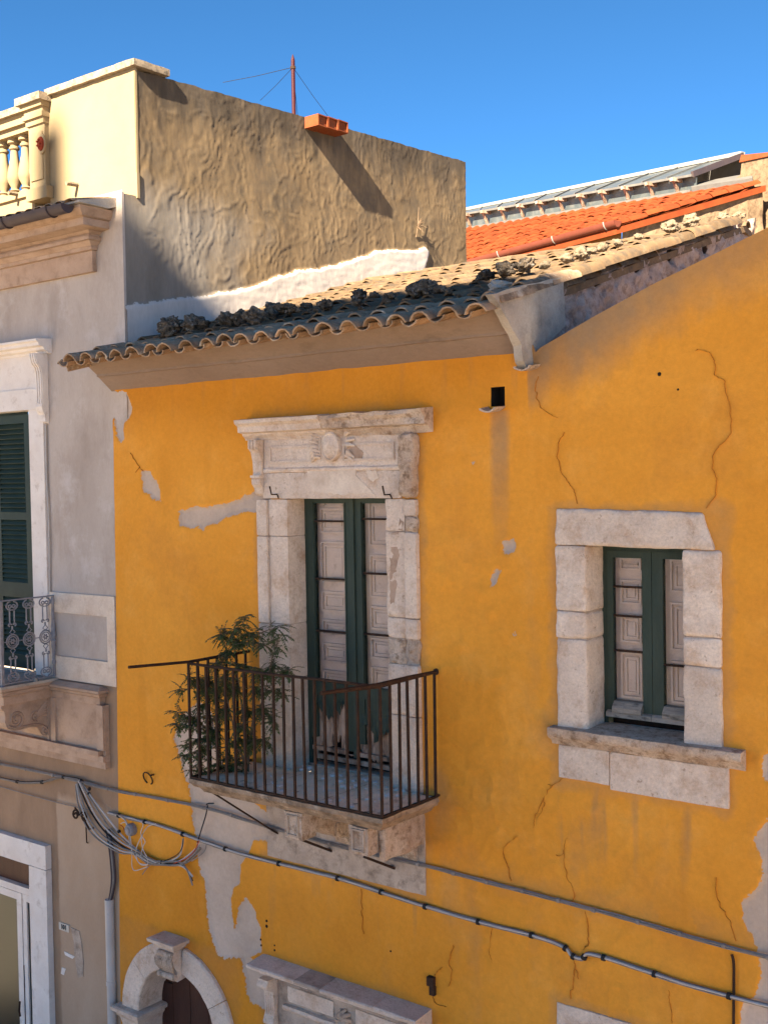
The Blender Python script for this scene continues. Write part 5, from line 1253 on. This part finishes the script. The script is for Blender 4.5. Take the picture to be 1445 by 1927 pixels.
# ================================================================== THINGS ON THE ROOFS
def rock(name, c, r, mt, seed, sq=.75):
    bm = bmesh.new(); bmesh.ops.create_icosphere(bm, subdivisions=4 if r > .05 else 3, radius=1)
    for v in bm.verts:
        p_ = Vector(v.co); d = 1+.45*mn.noise(p_*1.5+Vector((seed, 0, 0)))+.30*mn.noise(p_*3.3+Vector((0, seed, 0)))+.20*mn.noise(p_*7+Vector((0, 0, seed)))-.22*max(0, mn.noise(p_*5+Vector((seed, seed, 0))))
        v.co = Vector((p_.x*d*r*1.1, p_.y*d*r, p_.z*d*r*sq))
    me = bpy.data.meshes.new(name); bm.to_mesh(me); bm.free(); me.shade_smooth(); me.materials.append(M[mt])
    o = bpy.data.objects.new(name, me); col.objects.link(o); o.location = c; o.rotation_euler = (RA, 0, seed); return o
T6 = zm(120, 520, 3.0104); T7 = zm(560, 440, 2.7788); T3 = zm(840, 260, 2.3884)
stones = [(*T6(340, 320), 20), (*T6(420, 300), 26), (*T6(490, 290), 18), (*T6(600, 285), 28), (*T6(660, 270), 16), (*T6(740, 265), 24), (*T6(800, 270), 16), (*T6(930, 240), 24), (*T6(1000, 235), 18), (*T6(1080, 225), 24),
 (*T6(1190, 190), 20), (*T6(1270, 185), 24), (*T6(1380, 165), 14), (*T7(30, 370), 10), (*T7(145, 370), 20), (*T7(320, 320), 22), (*T7(310, 360), 15), (*T7(405, 320), 10), (*T7(480, 325), 17), (*T7(590, 290), 13),
 (*T7(655, 285), 27), (*T7(740, 290), 14), (*T7(790, 300), 10), (*T7(985, 215), 20), (*T7(1085, 175), 26), (*T7(1190, 160), 18)]
rs_ = random.Random(31)
stones += [(px+rs_.uniform(-22, 22), py+rs_.uniform(2, 12), rs_.uniform(5, 10)) for (px, py, s_) in stones for _ in range(1)]
for i, (px, py, s_) in enumerate(stones):
    q = onroof(px, py+s_*.35, .02)
    if q.y > 1.0: q = onroof(px, py+s_*.8, .02)
    q.y = min(q.y, .95) if px < 900 else min(q.y, 1.15)
    q = CAM+ray(px, py)*((q.y-CAM.y)/ray(px, py).y)
    if q.z > rz(q.y)+.09: q.z = rz(q.y)+.09
    if q.z < rz(q.y)+.0: q.z = rz(q.y)+.0
    dist = (q-CAM).length; r = s_*dist/F*.74
    o = rock('roof_stone', q, r*rs_.uniform(.8, 1.25), 'lichen', i*3.7+1, rs_.uniform(.5, .85))
    tag(o, 'black lichen-covered stone weighing down the shaded tiles near the eave' if i < 26 else 'small dark pebble of rubble lying among the lichen stones by the eave', 'stone', 'lichen stones along the eave' if i < 26 else 'rubble pebbles among the roof stones')
for i, (x_, y_, s_) in enumerate(((770, 440, 10), (1005, 390, 14), (1095, 368, 15), (700, 465, 11), (610, 492, 14), (540, 505, 12), (650, 480, 9), (1240, 352, 10), (1310, 352, 11), (440, 520, 10), (860, 425, 8))):
    px, py = T3(x_, y_); q = FX(px, py, -4.47)
    q.z = min(max(q.z, rz(q.y)-.01), rz(q.y)+.10); r = s_*(q-CAM).length/F*.95
    o = rock('mortar_lump', q, r, 'mortar', i*5.1+2, .75); tag(o, 'pale mortar lump on the sunlit right edge of the old roof', 'mortar', 'mortar lumps along the verge')
q = onroof(*T7(1110, 245), .03); q.y = min(q.y, .6); o = rock('mortar_lump', Vector((q.x, .25, rz(.25)+.0)), .09, 'cement', 77, .6); tag(o, 'grey cement lump beside the cement flashing at the eave corner', 'mortar')
# three hollow bricks on the side wall
b0 = FX(588, 240, XW+.2); yb = b0.y
def brick_(i):
    y0 = 2.585+i*.172; z0 = float(top_z(y0))-.125; mb = MB(); x0, x1 = XW-.05, XW+.20; t = .012; y1 = y0+.168; z1 = z0+.125
    mb.box(x0, x1-.02, y0, y1, z0, z1)
    mb.box(x1-.02, x1, y0, y1, z0, z0+t); mb.box(x1-.02, x1, y0, y1, z1-t, z1); mb.box(x1-.02, x1, y0, y0+t, z0+t, z1-t); mb.box(x1-.02, x1, y1-t, y1, z0+t, z1-t)
    o = mb.build('brick', 'brick'); return o
for i, lb in enumerate(('orange hollow brick on the stucco wall top, at the foot of the mast', 'middle one of three orange hollow bricks on the stucco wall top', 'orange hollow brick on the stucco wall top, farthest from the mast')):
    tag(brick_(i), lb, 'brick', 'hollow bricks on the wall top')
# mast with guy wires
pb = Vector((XW-.10, 2.52, float(top_z(2.52))-.1)); pt = FX(584, 92, XW-.10); pt.y = 2.52
dz = proj_z = None
pm = CAM+ray(584, 92)*((2.52-CAM.y)/ray(584, 92).y)
MA = thing('mast', pb, 'thin maroon metal mast standing on the rough stucco wall', 'mast')
mb = MB(); mb.tube([pb, (pb.x, pb.y, pm.z-.06)], .022, 8); mb.tube([(pb.x, pb.y, pm.z-.06), (pb.x, pb.y, pm.z)], [.022, .004], 8); mb.build('pole', 'pole', MA, smooth=40)
mb = MB(); mb.lathe([(.03, 0), (.03, .03)], (pb.x, pb.y, pm.z-.16), 8); mb.build('collar', 'iron', MA)
hp = Vector((pb.x, pb.y, pm.z-.14))
for (px, py, yy, xx) in ((490, 189, None, -9.6), (560, 216, None, XW-.1), (625, 229, None, XW-.1), (420, 155, None, -10.6)):
    q = FX(px, py, xx); mb = MB(); mb.tube([hp, hp.lerp(q, .5)+Vector((0, 0, -.01)), q], .0035, 4); mb.build('guy_wire', 'black', MA)
# dry twig growing from the side wall
q = FX(785, 428, XW+.03); mb = MB(); rr = random.Random(3)
for i in range(14):
    d = Vector((rr.uniform(.02, .12), rr.uniform(-.1, .1), rr.uniform(-.06, .16))); mb.tube([q, q+d*.6, q+d+Vector((0, 0, -.03))], [.005, .004, .002], 4)
mb.tube([q+Vector((-.02, 0, -.12)), q+Vector((.01, 0, 0)), q+Vector((.02, .01, .25))], [.007, .006, .003], 5)
o = mb.build('dry_weed', 'twig'); tag(o, 'dry brown weed growing out of the stucco side wall', 'weed')

# ================================================================== SHRUB ON THE BALCONY
SR = thing('shrub', (-6.92, -.28, BZ), 'leafy green shrub growing through the left end of the balcony railing', 'shrub')
rr = random.Random(17); br = MB(); lf = MB()
def leaflet(p, d, s, nrm):
    d = d.normalized(); u = d.cross(nrm)
    u = u.normalized()*s*.24 if u.length > 1e-4 else Vector((s*.24, 0, 0)); k = Vector((0, 0, -s*.14))
    a = p; b = p+d*s*.45+u; c = p+d*s+k; e = p+d*s*.45-u; mmid = p+d*s*.5-k*.3
    lf.add([a, b, c, e, mmid], [(0, 1, 4), (1, 2, 4), (2, 3, 4), (3, 0, 4)])
def frond(p, d, L):
    n = 6; q = Vector(p); dd = d.normalized(); P = [q]
    for i in range(n):
        dd = (dd+Vector((rr.uniform(-.1, .1), rr.uniform(-.1, .1), -.13))).normalized(); q2 = q+dd*L/n
        side = dd.cross(Vector((0, 0, 1))); side = side.normalized() if side.length > .01 else Vector((1, 0, 0))
        s = L*.36*(1-.45*i/n)
        for sg in (-1, 1):
            leaflet(q2, (dd*.7+side*sg*.8+Vector((0, 0, rr.uniform(-.35, .15)))), s*rr.uniform(.7, 1.1), Vector((rr.uniform(-.3, .3), rr.uniform(-.3, .3), 1)))
        q = q2; P.append(q)
    leaflet(q, dd, L*.3, Vector((0, 0, 1))); br.tube(P, .0025, 4)
def sp(px, py, y): return CAM+ray(px, py)*((y-CAM.y)/ray(px, py).y)
base = Vector((-6.95, -.30, BZ))
tips = [((462, 1160), -.25), ((440, 1185), -.3), ((415, 1195), -.35), ((480, 1190), -.2), ((500, 1215), -.25), ((525, 1180), -.2), ((530, 1195), -.3), ((545, 1260), -.35), ((535, 1310), -.3), ((400, 1250), -.45), ((375, 1280), -.5), ((350, 1275), -.55),
        ((345, 1300), -.6), ((335, 1340), -.7), ((332, 1365), -.75), ((350, 1405), -.7), ((345, 1425), -.72), ((380, 1330), -.5), ((400, 1380), -.5), ((420, 1340), -.4), ((440, 1300), -.35), ((460, 1260), -.3), ((480, 1300), -.3), ((500, 1340), -.3),
        ((520, 1360), -.35), ((440, 1400), -.4), ((410, 1440), -.5), ((440, 1460), -.4), ((470, 1400), -.3), ((505, 1400), -.3), ((430, 1230), -.3), ((455, 1210), -.25), ((390, 1300), -.5), ((370, 1450), -.6), ((515, 1250), -.25), ((490, 1260), -.4),
        ((380, 1400), -.6), ((360, 1350), -.6), ((470, 1340), -.2), ((430, 1275), -.5), ((415, 1300), -.2), ((450, 1370), -.5), ((395, 1350), -.2)]
stems = []
for j, (px, py, y) in enumerate(((450, 1290, -.3), (425, 1300, -.4), (480, 1330, -.28), (400, 1380, -.5), (500, 1300, -.28), (440, 1220, -.28))):
    q = sp(px, py, y); P = catmull([base+Vector((rr.uniform(-.03, .03), rr.uniform(-.03, .03), 0)), base.lerp(q, .4)+Vector((rr.uniform(-.05, .05), rr.uniform(-.05, .05), .05)), q], 6); br.tube(P, [.012-.009*i/(len(P)-1) for i in range(len(P))], 5); stems += P[4:]
for (px, py), y in tips:
    t = sp(px, py, y); s0_ = min(stems, key=lambda v: (v-t).length+ (.3 if v.z > t.z+.05 else 0)); mid = s0_.lerp(t, .55)+Vector((rr.uniform(-.02, .02), rr.uniform(-.02, .02), .03))
    P = catmull([s0_, mid, t], 5); br.tube(P, [.006-.004*i/(len(P)-1) for i in range(len(P))], 4)
    for k_ in range(30):
        p_ = P[int(len(P)*.35)+rr.randrange(int(len(P)*.65))] if k_ > 5 else t
        dd = Vector((rr.uniform(-1, 1), rr.uniform(-1, .6), rr.uniform(-.5, .7)))
        frond(p_, dd, rr.uniform(.07, .125))
br.build('stem', 'twig', SR, smooth=60); o = lf.build('foliage', 'leaf', SR); tag(o, kind='stuff') if False else None

# ================================================================== CABLES ON THE FACADES
def strands(P3, n, spread, r, mt, name, parent=None, seed=0, clips=0, clipmat='black', cr=None):
    rr = random.Random(seed); obs = None
    P = catmull(P3, 6)
    for k_ in range(n):
        a = 6.283*k_/max(n, 1)+.4; off = Vector((0, -math.cos(a)*spread, math.sin(a)*spread)) if n > 1 else Vector()
        Q = [p_+off*(1+.25*math.sin(i*.35+k_*2))+Vector((0, 0, .0012*math.sin(i*1.3+k_))) for i, p_ in enumerate(P)]
        mb = MB(); mb.tube(Q, r*rr.uniform(.8, 1.15), 6)
        mt_ = mt[k_ % len(mt)] if isinstance(mt, (list, tuple)) else mt
        o = mb.build('cable', mt_, parent, smooth=60)
    if clips:
        tot = len(P)
        for i in range(clips):
            j = int((i+.5)*tot/clips); p_ = P[min(j, tot-2)]; d = (P[min(j+1, tot-1)]-P[max(j-1, 0)]).normalized()
            mb = MB(); mb.tube([p_-d*.012, p_+d*.012], (cr or spread+r)*1.25, 8); mb.build('clip', clipmat, parent, smooth=40)
def chain(pts, d=.035): return [FY(px, py, d) for px, py in pts]
C1 = thing('upper_cable_run', FY(150, 1470, .03), 'upper bundle of grey cables strung across both house fronts, passing behind the balcony', 'cable')
strands(chain([(-40, 1429), (0, 1437), (75, 1453), (150, 1471), (215, 1487), (300, 1503), (400, 1524), (470, 1545), (560, 1572), (650, 1596), (740, 1616), (810, 1632), (900, 1656), (1000, 1681), (1100, 1708), (1200, 1735), (1320, 1769), (1445, 1802), (1560, 1832)], .045), 4, .0085, .0060, ['cable', 'cable', 'cable_pale', 'cable'], 'cable', C1, 1, 26, 'cable')
C2 = thing('lower_cable_run', FY(800, 1705, .03), 'lower bundle of pale cables with black ties strung across the yellow wall', 'cable')
strands(chain([(205, 1530), (250, 1541), (300, 1554), (370, 1579), (455, 1607), (560, 1634), (650, 1657), (730, 1683), (800, 1706), (900, 1735), (1000, 1760), (1058, 1781), (1075, 1798), (1095, 1804), (1112, 1796), (1200, 1823), (1300, 1855), (1445, 1894), (1560, 1925)], .04), 4, .0095, .0068, ['cable_pale', 'cable', 'cable_pale', 'cable'], 'cable', C2, 2, 17, 'black', .019)
C3 = thing('left_cable_run', FY(40, 1475, .03), 'sagging grey cables under the carved balcony of the grey house', 'cable')
strands(chain([(-40, 1460), (0, 1464), (40, 1472), (80, 1472), (115, 1463), (145, 1466), (158, 1473)], .05), 3, .009, .006, ['cable', 'black', 'cable'], 'cable', C3, 3, 5, 'black')
mb = MB(); mb.tube(catmull(chain([(-30, 1474), (0, 1480), (60, 1497), (120, 1513), (170, 1524)], .03), 5), .006, 5); o = mb.build('thin_cable', 'cable'); tag(o, 'single thin grey cable across the brown wall below the bundles', 'cable')
T5 = zm(120, 1440, 4.8167)
C4 = thing('cable_tangle', FY(300, 1600, .04), 'drooping tangle of grey cables with cut ends on the yellow wall', 'cable tangle')
rr = random.Random(8)
A1 = [(130, 150), (200, 320), (270, 470), (380, 610), (520, 720), (660, 790), (790, 870), (900, 890), (1050, 890), (1150, 830), (1240, 740)]
for k_ in range(7):
    j = (k_-3)
    pts = [(x+j*(22 if i in (1, 2, 3) else 5)*(1 if i < 7 else -.6)+rr.uniform(-6, 6), y-j*(24 if i in (2, 3, 4) else 6)+rr.uniform(-6, 6)) for i, (x, y) in enumerate(A1)]
    if k_ % 2: pts = pts[:9]+[(1120, 950), (1170, 1050+20*j)]
    if k_ == 4: pts = pts[:8]+[(1040, 830), (1075, 740), (1085, 665)]
    P = catmull([FY(*T5(*p_), .05+.006*(k_ % 3)) for p_ in pts], 5); MB().tube(P, .0082, 6).build('cable', ['cable', 'cable_pale', 'cable', 'black', 'cable_pale', 'cable', 'cable_pale'][k_], C4, smooth=60)
for pts, mt in (([(520, 530), (560, 520), (590, 600), (600, 720), (650, 830), (700, 900), (760, 905)], 'cable_pale'), ([(520, 470), (570, 520), (605, 650), (620, 800), (620, 910), (650, 955), (760, 920)], 'cable_pale'),
                ([(840, 530), (760, 560), (710, 650), (720, 760), (760, 840), (765, 900)], 'cable_pale'), ([(640, 490), (720, 530), (700, 620), (740, 690), (720, 740), (700, 830)], 'cable_pale'), ([(760, 560), (720, 620), (660, 760), (680, 880), (760, 900)], 'cable_pale'),
                ([(510, 540), (540, 560), (560, 610)], 'red_wire'), ([(1230, 680), (1190, 770), (1120, 840), (1000, 890)], 'red_wire'), ([(880, 880), (780, 910), (715, 990)], 'cable'), ([(1085, 665), (1060, 780), (960, 850), (840, 890)], 'black'), ([(1295, 715), (1270, 790), (1160, 870)], 'cable'),
                ([(450, 440), (540, 470), (590, 560), (605, 690)], 'cable')):
    P = catmull([FY(*T5(*p_), .065) for p_ in pts], 5); MB().tube(P, .0042, 5).build('wire', mt, C4, smooth=60)
for (x, y) in ((235, 215), (230, 260), (890, 880), (505, 600), (660, 800)):
    p_ = FY(*T5(x, y), .052); MB().lathe([(.016, -.010), (.019, 0), (.016, .010)], p_, 8, 'x').build('tie', 'black', C4)
mb = MB(); mb.tube(catmull([FY(*T5(*p_), .05) for p_ in ((1305, 365), (1290, 450), (1250, 580), (1215, 700))], 4), .006, 5); mb.tube([FY(*T5(*p_), .05) for p_ in ((1295, 355), (1320, 345), (1360, 345))], .007, 5); mb.build('tie_wire', 'black', C4)
# junction box
q = FY(*T5(640, 575), .0); mb = MB(); mb.lathe([(.055, 0), (.06, .01), (.06, .055), (.05, .075), (.02, .08)], (q.x, -.0, q.z), 16, 'y'); mb.lathe([(.03, .078), (.03, .088), (.01, .09)], (q.x, 0, q.z), 10, 'y')
o = mb.build('junction_box', 'iron_grey'); tag(o, 'round grey junction box among the tangled cables', 'junction box')
# wall ring and scroll bracket, house number, conduit
q = FY(*T5(800, 115), .0); mb = MB(); mb.tube([(q.x+.06*math.cos(a)-.02, -.03-.02*math.sin(a), q.z+.06*math.sin(a)) for a in [i*.45-1.2 for i in range(13)]], .007, 6); mb.tube([(q.x+.04, .01, q.z+.04), (q.x+.04, -.05, q.z+.04)], .009, 6); o = mb.build('wall_ring', 'iron'); tag(o, 'small rusty iron ring fixed in the yellow wall above the cables', 'ring')
q = FY(*T5(200, 470), .0); mb = MB()
def spir(cx_, cz_, r0, turns, dr, a0, y): return [(cx_+r0*(1-.75*i/(turns*10))*math.cos(a0+dr*i*.628), y, cz_+r0*(1-.75*i/(turns*10))*math.sin(a0+dr*i*.628)) for i in range(int(turns*10)+1)]
mb.tube(spir(q.x-.09, q.z+.02, .055, 1.5, 1, 0, -.05), .010, 6); mb.tube(spir(q.x+.04, q.z+.02, .055, 1.6, -1, 3, -.05), .010, 6); mb.tube([(q.x-.1, -.05, q.z+.09), (q.x+.05, -.05, q.z-.01), (q.x+.12, -.05, q.z-.09), (q.x+.12, .0, q.z-.09)], .009, 6); mb.tube([(q.x+.04, -.03, q.z), (q.x+.05, -.03, q.z-.24), (q.x+.02, .01, q.z-.26)], .007, 6)
o = mb.build('scroll_iron', 'iron'); tag(o, 'old wrought-iron scroll bracket on the brown wall beside the cable tangle', 'bracket')
PI_ = thing('cable_conduit', FY(214, 1900, .03), 'pale grey plastic conduit climbing the corner of the brown wall', 'conduit')
t0_ = FY(207, 1692, .03); mb = MB(); mb.tube([(t0_.x, -.035, GZ), (t0_.x, -.035, t0_.z)], .045, 12); mb.build('pipe', 'pipe', PI_, smooth=40)
q = FY(213, 1850, .03); mb = MB(); mb.tube([(t0_.x, -.035, q.z-.02), (t0_.x, -.035, q.z+.02)], .050, 12); mb.build('pipe_clamp', 'pipe', PI_, smooth=40)
for k_ in range(3):
    P = catmull([(t0_.x+.012*(k_-1), -.035, t0_.z-.05)]+[FY(px+k_*3, py, .035) for px, py in ((211, 1660), (209, 1620), (205, 1585), (200, 1560))], 5); MB().tube(P, .012, 6).build('feed_cable', 'gutter_dark' if k_ != 1 else 'cable', PI_, smooth=60)
a, b = FY(113, 1734), FY(132, 1753)
NS = thing('house_number', (a.x, 0, b.z), 'small cream tile with the house number 101 on the brown wall', 'sign')
MB().box(a.x, b.x, -.012, .004, b.z-.01, a.z).build('tile', 'ceramic', NS)
fc = bpy.data.curves.new('numerals', 'FONT'); fc.body = '101'; fc.size = (a.z-b.z)*.95; fc.extrude = .001; fc.align_x = 'CENTER'; fc.align_y = 'CENTER'; fc.offset = .003
fo = bpy.data.objects.new('numerals_curve', fc); col.objects.link(fo)
dg = bpy.context.evaluated_depsgraph_get(); me = bpy.data.meshes.new_from_object(fo.evaluated_get(dg)); bpy.data.objects.remove(fo)
fo = bpy.data.objects.new('numerals', me); col.objects.link(fo); me.materials.clear(); me.materials.append(M['ink'])
fo.location = ((a.x+b.x)/2, -.0135, (a.z+b.z)/2-.005); fo.rotation_euler = (math.pi/2, 0, 0); fo.scale = (.95, 1, 1); setp(fo, NS)
# thin drop cable at the far right
mb = MB(); mb.tube(catmull(chain([(1376, 1796), (1380, 1815), (1380, 1880), (1380, 1960), (1384, 2100)], .03), 4), .010, 5); o = mb.build('drop_cable', 'iron'); tag(o, 'thin dark cable dropping from the upper bundle down the yellow wall', 'cable')
